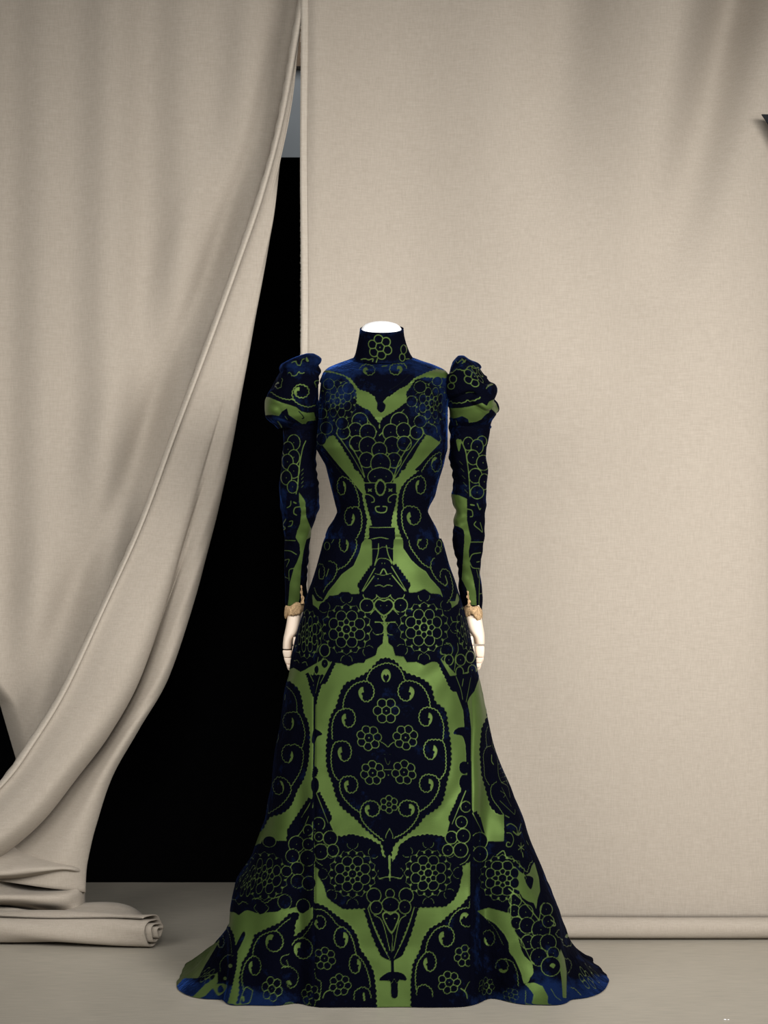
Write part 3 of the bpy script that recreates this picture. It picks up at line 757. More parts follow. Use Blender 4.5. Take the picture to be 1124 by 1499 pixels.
    c.flower((519, 451), 84, 6, 0); c.flower((405, 630), 84, 7, -1.0); c.flower((645, 627), 84, 7, -2.1); c.flower((429, 860), 82, 7, -1.6); c.flower((635, 856), 82, 7, -1.5); c.flower((537, 1068), 58, 6, -1.57)
    c.disc((517, 220), 32, 1, 44); c.poly([(517, 262), (498, 230), (506, 212), (517, 222), (528, 212), (537, 230)], 0)
    c.line([(480, 655), (505, 668), (530, 688), (550, 668), (570, 657)], 1.7); c.line([(500, 738), (530, 735), (552, 740)], 1.0, .7); c.line([(508, 760), (518, 790), (532, 808), (545, 780)], 1.2, .8); c.line([(505, 840), (555, 840)], 1.5); c.disc((532, 875), 6, .8)
    c.line([(540, 1225), (515, 1280), (530, 1315)], 1.4); c.line([(540, 1225), (562, 1280), (540, 1315)], 1.4)

    # ---- columns along the panel seams
    c.key = 'E'   # right
    c.saw((600, 740), (790, 1075), 5, 9, 1, 9); c.saw((975, 840), (830, 1120), 5, 7, -1, 7)
    c.line([(600, 735), (640, 700), (700, 690), (720, 640), (695, 580), (650, 570)], 1.6); c.line([(770, 570), (775, 650), (745, 720), (745, 790), (735, 860)], 1.6)
    c.pod((680, 745), 45, 55); c.pod((800, 745), 50, 58); c.pod((900, 715), 45, 60, False); c.pod((790, 870), 40, 55, False); c.pod((920, 850), 42, 55); c.pod((855, 960), 40, 70, False)
    c.line([(590, 660), (600, 685), (650, 690)], 1.6); c.line([(820, 540), (830, 560), (790, 580)], 1.5); c.line([(740, 440), (790, 460), (790, 480)], 1.4); c.line([(700, 300), (720, 350), (790, 350)], 1.5)
    c.key = 'G'
    c.poly([(-10, 0), (30, 90), (60, 170), (100, 280), (108, 400), (112, 500), (122, 620), (124, 700), (160, 700), (163, 420), (150, 300), (132, 210), (150, 170), (190, 120), (225, 20), (225, -40)], 0, smooth=False)
    c.line([(40, 0), (80, 110), (95, 190)], 1.6); c.line([(160, 10), (140, 120), (122, 210)], 1.6); c.line([(100, 20), (90, 80)], 2.0)
    c.poly([(20, 465), (40, 430), (90, 412), (120, 430), (150, 500), (150, 620), (128, 640), (118, 560), (95, 490), (60, 475)], 0)
    c.flower((110, 740), 48, 5, 0, lw=0.01); c.disc((105, 742), 38, 0, 50); c.disc((118, 862), 50, 0, 70); c.line([(90, 800), (150, 797)], 1.8); c.line([(128, 880), (126, 940)], 1.8)
    c.poly([(140, 690), (165, 690), (168, 1080), (300, 1330), (300, 1499), (-90, 1499), (-20, 1230), (10, 1110), (60, 960), (90, 930), (120, 930)], 0, smooth=False)
    c.saw((120, 930), (5, 1210), 5, 8, 1, 9); c.saw((175, 1110), (290, 1340), 5, 9, -1, 9)
    for x, y, r in ((120, 1060, 42), (85, 1185, 46), (100, 1290, 46), (10, 1305, 44), (82, 1415, 52), (215, 1345, 58)): c.pod((x, y), r, r*1.05)
    c.line([(150, 1250), (130, 1350), (165, 1420), (110, 1490)], 1.5)
    # medallion on the right flank
    c.poly([(262, 130), (290, 240), (292, 330), (250, 420), (232, 600), (248, 800), (290, 950), (320, 1060), (370, 1110), (425, 1165), (440, 1330), (400, 1499), (800, 1499), (700, 900), (500, 100)], 0, smooth=False, scal=(6.5, 1.3))
    c.line([(300, 400), (282, 470), (290, 575)], 1.7, scal=(4.5, .8)); c.line([(325, 565), (285, 580), (262, 640), (268, 740), (275, 820), (310, 885)], 1.7, scal=(4.5, .8)); c.line([(372, 855), (330, 890), (322, 950), (345, 1010), (390, 1070), (430, 1130)], 1.7, scal=(4.5, .8))
    c.line([(330, 640), (330, 690), (345, 715)], 3.2); c.line([(280, 262), (305, 312)], 1.6); c.line([(318, 400), (312, 450)], 1.4)
    c.line([(340, 500), (335, 560), (370, 640), (380, 720), (385, 800), (410, 860), (460, 895), (480, 985)], 1.5); c.line([(370, 580), (400, 680), (425, 780), (460, 880)], 1.4)
    for y in range(620, 880, 38): c.line([(375+(y-620)*.12, y+20), (405+(y-620)*.22, y)], 1.2)
    c.line([(400, 930), (440, 960), (425, 985)], 1.4); c.line([(395, 1010), (480, 1090), (515, 1120), (520, 1080)], 1.5); c.line([(410, 900), (490, 1060)], 1.2)
    c.line([(440, 1130), (500, 1170), (540, 1250)], 2.4); c.line([(450, 1225), (470, 1205), (520, 1215), (540, 1260), (560, 1215), (580, 1225)], 2.6); c.line([(505, 1275), (540, 1285), (570, 1270)], 3.4)
    c.line([(435, 1270), (475, 1270), (500, 1320), (490, 1375), (455, 1380), (455, 1350), (475, 1350)], 2.0)
    for k in range(6): c.line([(570, 1380), (570+26*math.cos(k*1.047+.5), 1380+38*math.sin(k*1.047+.5))], 2.0)
    c.line([(580, 1420), (580, 1460)], 3.4)
    # left column
    c.key = 'F'
    c.poly([(395, -10), (400, 60), (420, 130), (445, 180), (452, 230), (462, 230), (466, 190), (480, 140), (500, 80), (530, -10)], 0, smooth=False, scal=(5, 1.2))
    c.line([(415, 0), (435, 60), (448, 130)], 1.3); c.line([(490, 0), (470, 70), (455, 140)], 1.5)
    c.key = 'D'
    c.saw((415, 815), (285, 1060), 5, 7, -1, 7); c.saw((165, 930), (230, 1060), 4, 5, 1, 5)
    c.pod((340, 690), 55, 70, False); c.pod((340, 835), 40, 50); c.pod((250, 900), 28, 50, False); c.line([(200, 720), (250, 690), (265, 590), (240, 580)], 1.4); c.line([(270, 760), (250, 850), (210, 880)], 1.4)
    c.key = 'F'
    c.poly([(437, 440), (460, 430), (510, 470), (470, 490), (448, 540), (425, 530)], 0); c.poly([(437, 740), (460, 738), (475, 765), (460, 810), (430, 815)], 0, scal=(3, 1)); c.disc((450, 885), 32, 0, 62); c.line([(440, 822), (460, 822)], 1.5)
    c.line([(449, 190), (447, 430), (440, 740), (436, 1000)], 2.2, 0)
    c.poly([(430, 985), (400, 1060), (340, 1150), (260, 1250), (215, 1310), (225, 1345), (330, 1345), (420, 1499), (720, 1499), (640, 1345), (540, 1130), (500, 1040), (468, 950), (440, 940)], 0, smooth=False)
    c.saw((425, 1000), (235, 1320), 4, 8, 1, 10, rib=False); c.saw((462, 950), (560, 1200), 4, 8, -1, 9)
    c.line([(400, 1135), (370, 1205)], 1.8); c.line([(385, 1200), (310, 1300)], 1.8); c.line([(445, 950), (430, 1070)], 1.5)
    for x, y, r in ((300, 1362, 58), (400, 1362, 46), (472, 1310, 46), (480, 1200, 50), (492, 1430, 52), (540, 1300, 40), (395, 1250, 40)): c.pod((x, y), r, r*1.1)
    # medallion on the left flank
    c.poly([(228, 40), (280, 70), (320, 115), (345, 200), (360, 300), (390, 360), (406, 450), (406, 560), (395, 700), (360, 830), (305, 930), (255, 1050), (180, 1115), (80, 1150), (0, 1260), (-200, 1260), (-60, 500), (120, 40)], 0, scal=(6, 1.2))
    c.line([(305, 290), (300, 205), (272, 135), (220, 80)], 1.7, scal=(4.5, .8))
    c.curl([(345, 580), (368, 470), (345, 362), (312, 302), (270, 290)], (240, 370), 54, 76, False, 1.7); c.curl([(260, 890), (330, 770), (355, 655), (343, 592), (285, 552)], (232, 635), 56, 80, False, 1.7); c.curl([(70, 1115), (180, 1040), (248, 950), (250, 890), (205, 832), (155, 820)], (158, 895), 52, 74, False, 1.7)
    c.line([(210, 150), (205, 190)], 3); c.line([(150, 450), (155, 500), (140, 540)], 1.8); c.line([(65, 1030), (72, 1110)], 1.6)

    # ---- lower band: rosettes and fans
    c.key = 'I'
    c.poly([(85, 60), (150, 60), (230, 100), (300, 85), (400, 110), (470, 150), (475, 200), (510, 250), (522, 190), (540, 250), (570, 200), (580, 150), (650, 100), (745, 85), (850, 100), (1000, 40), (1020, 230), (950, 270), (945, 340), (930, 410), (900, 470), (850, 510), (670, 515), (545, 830), (530, 830), (390, 520), (250, 525), (180, 480), (140, 400), (118, 310), (85, 275)], 0, smooth=False, scal=(6, 1.2))
    c.poly([(85, 275), (120, 300), (118, 330), (140, 400), (180, 480), (250, 525), (310, 540), (310, 620), (240, 590), (140, 520), (85, 480)], 1, smooth=False)
    c.poly([(1020, 232), (955, 275), (945, 340), (935, 400), (905, 475), (860, 515), (840, 600), (900, 540), (960, 490), (1020, 400)], 1, smooth=False)
    c.rosette((305, 318), 25.5); c.rosette((750, 313), 25.5)
    c.poly([(488, 110), (552, 110), (541, 170), (530, 190), (522, 215), (514, 190), (503, 170)], 0, smooth=False); c.line([(522, 212), (523, 335)], 4.5); c.disc((490, 305), 32, 0); c.disc((560, 305), 32, 0); c.line([(460, 345), (520, 335), (590, 345)], 1.8); c.line([(522, 330), (525, 360)], 2)
    for x, y, r in ((175, 108, 42), (118, 188, 44), (190, 180, 34), (108, 100, 26), (885, 105, 36), (955, 95, 40), (940, 178, 42), (865, 178, 32)): c.pod((x, y), r, r*1.05)
    c.line([(80, 200), (95, 245), (130, 270)], 1.6); c.line([(1005, 180), (975, 240), (935, 265)], 1.6)
    c.pod((430, 445), 42, 44, False); c.pod((620, 445), 42, 44, False); c.pod((525, 435), 26, 28, False); c.pod((528, 500), 52, 44); c.pod((445, 515), 36, 40); c.pod((612, 512), 36, 40)
    c.saw((395, 520), (530, 830), 5, 8, 1, 11, bend=3); c.saw((668, 512), (540, 830), 5, 8, -1, 11, bend=3)
    c.poly([(478, 560), (500, 538), (528, 550), (556, 538), (582, 560), (570, 610), (535, 670), (500, 620)], 1); c.poly([(487, 565), (503, 548), (528, 560), (553, 548), (573, 565), (562, 605), (535, 655), (505, 612)], 0)
    c.disc((505, 580), 5, 1); c.disc((553, 580), 5, 1); c.line([(430, 560), (480, 600), (525, 770)], 1.8); c.line([(620, 560), (580, 600), (545, 770)], 1.8); c.line([(530, 660), (540, 690), (535, 780)], 1.5); c.line([(410, 490), (395, 520)], 1.6)
    c.line([(538, 820), (540, 900)], 4.0, 0)
    c.poly([(462, 942), (500, 905), (540, 895), (600, 905), (622, 942), (575, 950), (568, 1040), (535, 1040), (525, 955)], 0); c.line([(515, 940), (535, 960), (550, 935), (565, 960), (585, 935)], 1.2, .8)
    med = dict(scal=(6.4, 1.5))
    c.poly([(60, 480), (140, 508), (220, 570), (290, 620), (330, 680), (350, 760), (400, 830), (430, 900), (442, 1000), (450, 1180), (60, 1180)], 0, smooth=False, **med)
    c.poly([(1030, 395), (950, 500), (870, 560), (830, 600), (760, 640), (720, 700), (700, 770), (660, 850), (648, 950), (650, 1180), (1060, 1180)], 0, smooth=False, **med)
    c.line([(80, 525), (130, 530), (180, 570), (210, 610), (240, 632)], 1.7, scal=(5.2, -1.4)); c.curl([(95, 572)], (112, 605), 38, 42, True, 1.7, 1.2)
    c.curl([(325, 790), (310, 720), (285, 665), (250, 632)], (240, 695), 46, 64, False); c.curl([(410, 985), (400, 920), (370, 840), (330, 795)], (322, 850), 38, 60, False); c.line([(315, 1060), (320, 1010), (360, 985), (400, 1000), (415, 1050)], 1.8, scal=(5.2, 1.4)); c.line([(370, 1020), (375, 1060)], 4)
    c.curl([(735, 775), (750, 710), (790, 650), (840, 625)], (855, 690), 50, 64, True); c.curl([(680, 1000), (675, 920), (690, 840), (735, 780)], (757, 838), 42, 62, True); c.line([(680, 1030), (690, 985), (730, 970), (770, 1000), (775, 1040)], 1.8, scal=(5.2, 1.4))
    c.line([(870, 620), (890, 570), (940, 525), (1010, 515)], 1.8, scal=(5.2, 1.4)); c.curl([(1015, 530)], (975, 585), 46, 48, True, 1.8, 1.2); c.line([(1020, 430), (995, 470), (990, 510)], 1.6, scal=(5.2, 1.4))
    c.flower((140, 815), 68, 7, .3); c.flower((232, 970), 66, 7, .1); c.flower((965, 800), 66, 7, .2); c.flower((873, 956), 68, 7, 0)
    c.line([(80, 870), (90, 930), (120, 960), (110, 1060)], 1.6, scal=(4, .8)); c.line([(130, 1050), (145, 1015), (175, 1000)], 2.2); c.line([(1020, 860), (1010, 930), (985, 960), (960, 1010)], 1.6, scal=(4, .8)); c.line([(940, 990), (970, 1015), (980, 1050)], 2.2)
    # ---- lower left gore
    c.key = 'J'
    c.poly([(560, 200), (650, 190), (670, 150), (720, 125), (780, 160), (860, 160), (1000, 100), (1055, 200), (1055, 640), (1010, 700), (950, 705), (920, 660), (880, 670), (820, 670), (780, 695), (700, 700), (650, 715), (560, 682), (530, 690), (490, 722), (440, 690), (330, 690), (300, 480)], 0, smooth=False)
    c.rosette((683, 425), 25.5, lobes=False); c.rosette((540, 447), 25, kx=.62, mass=False, lobes=False, star=False)
    for l in ([(455, 600), (490, 640), (520, 620), (560, 640)], [(590, 600), (640, 600), (690, 630), (740, 600), (800, 580)]): c.line(l, 1.5, scal=(5, 1.3))
    c.line([(620, 640), (605, 670), (640, 710)], 1.5); c.line([(690, 640), (715, 670), (680, 710)], 1.5); c.pod((835, 620), 52, 56, False, 1.6); c.pod((975, 655), 52, 56, False, 1.6); c.pod((720, 165), 50, 42, False, 1.5)
    for x, y, r in ((925, 185, 60), (1015, 185, 44), (895, 275, 52), (1010, 290, 60), (930, 370, 50), (935, 465, 52), (1020, 480, 52), (850, 390, 40)): c.pod((x, y), r, r*1.02, dot=(y < 300), lw=1.6)
    c.poly([(905, 880), (912, 790), (960, 720), (1050, 655), (1052, 740), (980, 810), (940, 860)], 1, smooth=False)
    c.poly([(950, 720), (920, 700), (870, 712), (800, 780), (700, 825), (610, 870), (580, 960), (560, 1010), (515, 1080), (492, 1200), (492, 1310), (470, 1400), (440, 1600), (1060, 1600), (1060, 745), (980, 830), (905, 890), (915, 780)], 0, smooth=False, scal=(6.4, 1.4))
    c.curl([(595, 1020), (608, 950), (650, 885), (715, 852), (770, 842)], (752, 925), 74, 82, True); c.curl([(525, 1290), (512, 1190), (540, 1085), (590, 1035)], (607, 1110), 52, 76, True); c.curl([(890, 950), (920, 910), (970, 895)], (972, 980), 78, 82, True)
    c.line([(770, 840), (820, 790), (880, 745)], 1.4, scal=(5.2, 1.4)); c.line([(960, 900), (1010, 840), (1050, 770)], 1.4, scal=(5.2, 1.4))
    c.flower((738, 1280), 76, 6, .3, ry=92); c.flower((1030, 1325), 70, 6, .2, ry=82); c.line([(870, 1015), (810, 1040), (810, 1090), (860, 1110), (850, 1060)], 1.5, scal=(4, .8)); c.line([(810, 1120), (880, 1115), (935, 1170), (920, 1250), (870, 1270), (850, 1220)], 1.6, scal=(5.2, 1.4)); c.line([(865, 1220), (880, 1245)], 4)
    c.line([(590, 1290), (540, 1270), (500, 1370), (520, 1400), (570, 1380), (595, 1290)], 2); c.line([(520, 1340), (525, 1370)], 4); c.line([(835, 1390), (890, 1385), (925, 1430)], 1.5, scal=(4, .8))
    # left of the ridge
    c.poly([(375, 760), (420, 810), (450, 870), (465, 960), (478, 1010), (470, 1120), (440, 1250), (405, 1380), (380, 1420), (100, 1400), (20, 1260), (190, 1070), (270, 960), (330, 820)], 0, smooth=False, scal=(5, 1))
    c.poly([(520, 850), (535, 880), (470, 1010), (465, 960)], 0); c.poly([(310, 900), (330, 940), (240, 1090), (180, 1200), (60, 1200), (180, 1080)], 1, smooth=False); c.poly([(330, 1150), (180, 1300), (110, 1370), (150, 1385), (240, 1330), (330, 1230)], 1, smooth=False)
    c.line([(350, 815), (400, 830), (425, 900), (435, 1010)], 1.6, scal=(4.5, .8)); c.curl([(330, 870)], (350, 925), 30, 50, True, 1.5, 1.2); c.line([(350, 1150), (350, 1080), (400, 1025), (450, 1030)], 1.6, scal=(4.5, .8)); c.flower((250, 1180), 58, 6, .4, lw=1.5)
    c.disc((425, 1105), 16, 1); c.disc((385, 1200), 14, 1); c.poly([(290, 1260), (340, 1240), (400, 1250), (380, 1300), (330, 1330)], 1); c.poly([(330, 1280), (350, 1250), (375, 1290), (340, 1310)], 0)
    # ---- lower right gore
    c.key = 'K'
    c.poly([(0, 200), (110, 165), (245, 165), (250, 60), (300, -40), (620, -40), (1400, 900), (1400, 1700), (-10, 1700), (-10, 200)], 0, smooth=False)
    c.poly([(62, -40), (246, -40), (246, 130), (130, 165), (100, 100)], 1, smooth=False)
    c.poly([(278, 345), (330, 355), (370, 395), (410, 420), (440, 400), (455, 350), (475, 320), (510, 440), (520, 540), (500, 600), (490, 680), (470, 630), (430, 620), (385, 590), (360, 540), (300, 510), (275, 450)], 1, smooth=False)
    c.poly([(400, 430), (430, 425), (465, 440), (465, 480), (450, 525), (425, 500), (410, 470)], 0)
    c.poly([(40, 690), (130, 665), (280, 705), (300, 780), (350, 880), (380, 990), (400, 1030), (462, 1090), (470, 1160), (430, 1230), (395, 1240), (370, 1150), (330, 1060), (285, 1000), (280, 930), (250, 870), (180, 790), (100, 740)], 1, smooth=False)
    c.poly([(400, 1240), (470, 1230), (540, 1260), (582, 1340), (575, 1420), (450, 1420), (470, 1320), (430, 1270)], 1, smooth=False)
    c.poly([(675, 980), (705, 1050), (720, 1150), (718, 1350), (690, 1350), (680, 1200), (655, 1050)], 1, smooth=False)
    c.rosette((235, 442), 25, mass=False, lobes=False); 
    for x, y, r in ((60, 160, 55), (65, 260, 50), (330, 610, 42), (322, 690, 40), (410, 700, 50), (340, 780, 40), (420, 800, 52), (525, 832, 62), (425, 925, 46), (505, 930, 52), (580, 930, 54), (620, 1010, 40), (510, 1040, 58), (565, 680, 42), (580, 770, 40)): c.pod((x, y), r*1.12, r*1.18, lw=1.7)
    c.line([(280, 520), (350, 580), (420, 650), (510, 760)], 2.2); c.line([(510, 765), (530, 660), (545, 630)], 2.0); c.line([(300, 570), (300, 800), (380, 920), (440, 1050), (475, 1090)], 1.7)
    c.line([(275, 290), (330, 310), (380, 360), (420, 395), (440, 340), (465, 310)], 1.8, scal=(5.2, 1.4)); c.line([(190, 270), (240, 235), (260, 280)], 1.6, scal=(3, .7))
    c.line([(265, 100), (300, 105), (318, 150), (300, 200), (265, 200), (270, 170), (290, 175)], 2.0); c.line([(265, 45), (295, 30), (340, 60), (350, 110), (375, 30)], 2.4); c.line([(315, 90), (350, 115), (375, 95)], 3.4)
    for k in range(6): c.line([(375, 210), (375+26*math.cos(k*1.047+.5), 210+36*math.sin(k*1.047+.5))], 2.0)
    c.line([(385, 250), (390, 280)], 3.4); c.line([(415, 160), (430, 190)], 2)
    c.pod((600, 1110), 74, 74, False); c.poly([(590, 1105), (610, 1085), (635, 1100), (620, 1125), (610, 1120)], 1); c.line([(690, 1050), (740, 1060), (755, 1110), (725, 1170)], 1.6, scal=(5.2, 1.4)); c.curl([(660, 830), (640, 870)], (725, 910), 40, 52, False, 1.7, 1.3)
    c.line([(600, 760), (630, 780), (635, 800), (610, 800)], 3); c.flower((885, 1185), 82, 7, .2, ry=92); c.line([(740, 1270), (780, 1280), (830, 1330)], 1.6, scal=(5, 1.2))
    c.poly([(440, 1210), (480, 1165), (560, 1180), (560, 1205), (500, 1210)], 0); c.line([(410, 1290), (408, 1400)], 1.6, scal=(4, .8))
    c.line([(100, 740), (180, 830), (240, 950)], 1.3, .8, scal=(5.2, 1.4)); c.curl([(90, 870)], (130, 900), 52, 66, True, 1.3); c.curl([(190, 1130)], (235, 1110), 50, 60, True, 1.3); c.line([(250, 1050), (310, 1080), (345, 1160), (355, 1260)], 1.4, scal=(5.2, 1.4)); c.flower((110, 1260), 68, 7, .1, lw=1.4); c.flower((300, 1330), 55, 6, .3, lw=1.2)
    c.line([(600, 1280), (640, 1340), (680, 1370)], 1.5)
    # seams
    c.key = 'X'
    c.line([(460, 985), (459, 1250), (459, 1480)], 1.5, 0); c.line([(688, 1120), (691, 1250), (696, 1480)], 3.2, 0)
skirt = garment('skirt', SK, 1.25, 690, 110, paint_skirt, gown, disp=skirt_disp, press_sheen=lambda x, y, q: 1.1*np.clip((y-1449+0.14*np.maximum(np.abs(x-573)-120, 0))/16, 0, 1)*np.clip((np.abs(x-573)-90)/110, 0, 1)+.5*np.exp(-((x-800)/20)**2)*np.clip((y-1380)/60, 0, 1)+.3*np.exp(-((x-698)/7)**2)*np.clip((y-1250)/60, 0, 1))

# ---- bodice
BO = [(523, 524, 600, .045, .075, 2.3, .012, .2), (527, 512, 611, .054, .080, 2.3, .012, .2), (533, 496, 628, .062, .085, 2.4, .01, .18), (538, 482, 643, .068, .088, 2.5, .005, .15), (543, 472, 652, .074, .09, 2.6, 0, .1),
      (552, 470, 655, .082, .094, 2.7, 0, .06), (580, 469, 655, .105, .10, 2.6, 0, 0), (615, 466, 655, .128, .10, 2.4, 0, 0), (645, 465, 656, .126, .098, 2.3, 0, 0), (657, 463, 656, .122, .096, 2.3, 0, 0),
      (668, 469, 652, .118, .093, 2.2, 0, 0), (680, 476, 649, .113, .09, 2.2, 0, 0), (700, 481, 643, .106, .086, 2.1, 0, 0), (726, 487, 636, .097, .082, 2.1, 0, 0), (740, 491, 628, .092, .08, 2.1, 0, 0), (749, 494, 625, .090, .08, 2.1, 0, 0),
      (760, 489, 631, .091, .083, 2.1, 0, 0), (772, 481, 638, .094, .09, 2.1, 0, 0), (784, 477.2, 642.8, .098, .098, 2.1, 0, 0), (791, 476.2, 643.8, .097, .097, 2.1, 0, 0)]
def bodice_disp(P, px, py, q):
    d = fnoise(P, 6, 21, 3)*0.0012
    d += -gs(py, 786, 2.2)*0.0015
    d += np.where((py < 560), fnoise(P*np.array([.5, 1, 1.5]), 9, 4, 3)*0.002, 0)
    return d
def paint_bodice(c):
    c.key = 'A'
    c.poly([(60, 140), (160, 148), (250, 175), (310, 230), (345, 290), (352, 400), (400, 430), (450, 452), (510, 530), (537, 560), (560, 520), (600, 492), (640, 472), (700, 430), (762, 380), (755, 310), (790, 260), (830, 200), (900, 180), (1110, 192), (1110, 135), (1000, 112), (930, 140), (820, 190), (760, 250), (700, 280), (620, 340), (565, 355), (500, 345), (440, 305), (370, 285), (300, 190), (230, 160), (130, 128), (60, 120)], 1, smooth=False, scal=(4.5, .8))
    c.poly([(500, 350), (545, 350), (590, 350), (565, 385), (585, 410), (575, 455), (545, 472), (515, 440), (520, 400)], 0)
    c.poly([(165, 655), (120, 668), (68, 740), (110, 795), (200, 905), (300, 1020), (395, 1140), (430, 1140), (385, 1012), (350, 920), (320, 850), (260, 760)], 1, smooth=False)
    c.poly([(905, 660), (955, 662), (1038, 720), (960, 800), (870, 900), (740, 1020), (680, 1130), (650, 1130), (650, 1012), (700, 940), (800, 850), (850, 760)], 1, smooth=False)
    c.saw((180, 640), (420, 1020), 3, 6, 1, 14, bend=-2); c.saw((900, 640), (655, 1020), 3, 6, -1, 14, bend=-2)
    c.saw((537, 660), (420, 505), 4, 6, 1, 7); c.saw((537, 660), (745, 440), 4, 6, -1, 8)
    for x, y, r in ((375, 535, 56), (700, 540, 62), (340, 612, 52), (240, 628, 46), (440, 628, 58), (630, 628, 58), (735, 612, 52), (840, 630, 46), (350, 718, 52), (440, 738, 62), (640, 735, 60), (740, 720, 50), (535, 775, 54), (430, 855, 52), (655, 858, 52), (545, 884, 70)): c.pod((x, y+r*.12), r*1.16, r*1.22, lw=1.9)
    c.pod((545, 1000), 105, 75, False); c.disc((498, 998), 5, 1); c.disc((590, 998), 5, 1)
    c.line([(300, 740), (370, 870), (415, 1000)], 2.0); c.line([(790, 720), (700, 870), (655, 1000)], 2.0)
    c.disc((537, 585), 7, 1, 22)
    for x, y, k in ((190, 380, .9), (965, 395, .8)):
        c.rosette((x, y), 23, kx=k, mass=False, lobes=False, lw=1.3)
    for x, y, r in ((870, 260, 50), (1010, 215, 40), (800, 380, 44), (870, 545, 50), (230, 560, 50), (100, 600, 50), (280, 270, 48), (120, 240, 44), (60, 480, 44)): c.pod((x, y), r, None, False, 1.3)
    c.line([(890, 600), (910, 650), (950, 665)], 1.5); c.line([(950, 560), (1000, 590), (1010, 640)], 1.5); c.line([(1010, 720), (1040, 700), (1030, 660)], 1.6)
    c.curl([(760, 110), (740, 75), (680, 70)], (672, 118), 56, 50, False, 1.7, 1.3); c.curl([(370, 120), (390, 90), (430, 75)], (450, 125), 52, 46, True, 1.4, 1.3)
    c.line([(560, 95), (558, 180), (560, 350)], 0.9, .5); c.line([(330, 150), (380, 200), (450, 250), (520, 300)], 1.1, .55, scal=(6, 1)); c.line([(790, 150), (740, 200), (680, 250), (600, 300)], 1.1, .55, scal=(6, 1)); c.line([(555, 90), (600, 85)], 2)
    c.curl([(880, 960), (930, 880), (990, 820), (1040, 800)], (1000, 890), 45, 75, True, 1.6)
    c.line([(20, 760), (80, 800), (150, 880), (230, 980)], 1.2, .7, scal=(6, 1)); c.line([(30, 640), (40, 700), (20, 750)], 1.4); c.pod((60, 690), 40, 50, False, 1.2)
    # waist
    c.key = 'B'
    c.poly([(310, -10), (450, -10), (500, 60), (528, 120), (520, 230), (560, 400), (606, 560), (575, 575), (572, 700), (520, 720), (540, 600), (555, 500), (530, 400), (510, 300), (500, 220), (470, 150), (420, 80)], 1, smooth=False, scal=(5.5, 1))
    c.curl([(465, 375), (465, 300), (440, 200), (400, 122), (340, 72), (292, 55)], (290, 160), 52, 98, False, 1.8); c.curl([(440, 700), (488, 600), (496, 490), (480, 405), (430, 370)], (375, 478), 62, 104, False, 1.8)
    c.key = 'C'
    c.poly([(130, 760), (215, 728), (180, 650), (148, 540), (150, 420), (165, 250), (190, 170), (250, 90), (380, -10), (200, -10), (150, 90), (140, 150), (150, 250), (135, 340), (100, 480), (92, 580), (128, 585)], 1, smooth=False, scal=(5.5, 1))
    c.curl([(220, 380), (210, 300), (225, 210), (260, 130), (320, 75), (390, 50)], (392, 150), 60, 98, True, 1.8); c.curl([(275, 720), (225, 620), (205, 540), (200, 440), (220, 390), (270, 362)], (320, 472), 84, 104, True, 1.8)
    c.key = 'Q'
    c.poly([(403, 118), (605, 118), (600, 250), (560, 395), (595, 395), (597, 490), (440, 490), (432, 395), (455, 395), (425, 250)], 0, smooth=False)
    c.line([(405, 117), (465, 115), (480, 120)], 1.7); c.line([(530, 120), (560, 115), (605, 118)], 1.7)
    c.poly([(503, 90), (532, 112), (540, 145), (528, 185), (505, 200), (480, 185), (470, 145), (478, 112)], 1, scal=(4, .6)); c.poly([(503, 104), (525, 120), (531, 147), (520, 178), (504, 190), (488, 178), (480, 147), (488, 120)], 0)
    for x in (438, 568): c.line([(x-10, 155), (x+10, 170)], 2.4); c.line([(x+10, 155), (x-10, 170)], 2.4)
    c.line([(405, 190), (430, 190), (462, 210), (465, 235), (448, 240)], 2.0); c.line([(608, 190), (585, 190), (557, 210), (555, 235), (572, 240)], 2.0)
    c.line([(500, 265), (475, 270), (480, 295), (508, 305), (538, 298), (545, 270), (520, 265)], 2.4)
    c.line([(435, 397), (480, 400), (520, 398), (595, 397)], 1.7); c.line([(440, 475), (510, 462), (590, 485)], 1.8)
    c.line([(400, 470), (450, 482)], 1.0, 0); c.line([(590, 490), (645, 486)], 1.0, 0)
bodice = garment('bodice', BO, 1.1, 260, 50, paint_bodice, gown, disp=bodice_disp, press_sheen=lambda x, y, q: .95*np.clip((565-y)/40, 0, 1)+.6*np.exp(-((x-500)/34)**2-((y-585)/42)**2)+.45*np.exp(-((x-652)/10)**2)*np.clip((700-y)/60, 0, 1)+.3*np.exp(-((x-625)/30)**2-((y-590)/45)**2)+.3*np.exp(-((np.abs(x-560)-78)/12)**2))

# ---- collar
CO = [(481, 527, 590, .046, .046, 2.1, .015, .28), (490, 526, 591, .047, .047, 2.1, .015, .27), (505, 523.5, 595, .05, .052, 2.1, .013, .24), (518, 521, 600, .054, .058, 2.15, .012, .2), (524, 518, 604, .058, .066, 2.2, .012, .2), (527, 516, 606, .057, .07, 2.2, .012, .2)]
def paint_collar(c):
    c.key = 'R'
    c.flower((525, 360), 165, 6, .35, lw=2.3)
    c.line([(265, 525), (330, 520), (370, 530), (430, 515), (425, 560)], 2.4); c.line([(490, 520), (475, 570)], 2.2); c.pod((850, 390), 40, 62, False, 2); c.pod((830, 500), 38, 52, False, 2); c.line([(540, 610), (580, 612), (610, 605)], 3); c.line([(880, 520), (930, 520)], 2)
def collar_disp(P, px, py, q): return fnoise(P, 14, 31, 2)*0.0006
collar = garment('collar', CO, 1.0, 150, 40, paint_collar, gown, disp=collar_disp, press_sheen=lambda x, y, q: .5*np.clip((y-520)/10, 0, 1)+.4*np.clip((492-y)/8, 0, 1))
md = collar.modifiers.new('thickness', 'SOLIDIFY'); md.thickness = 0.002; md.offset = -1

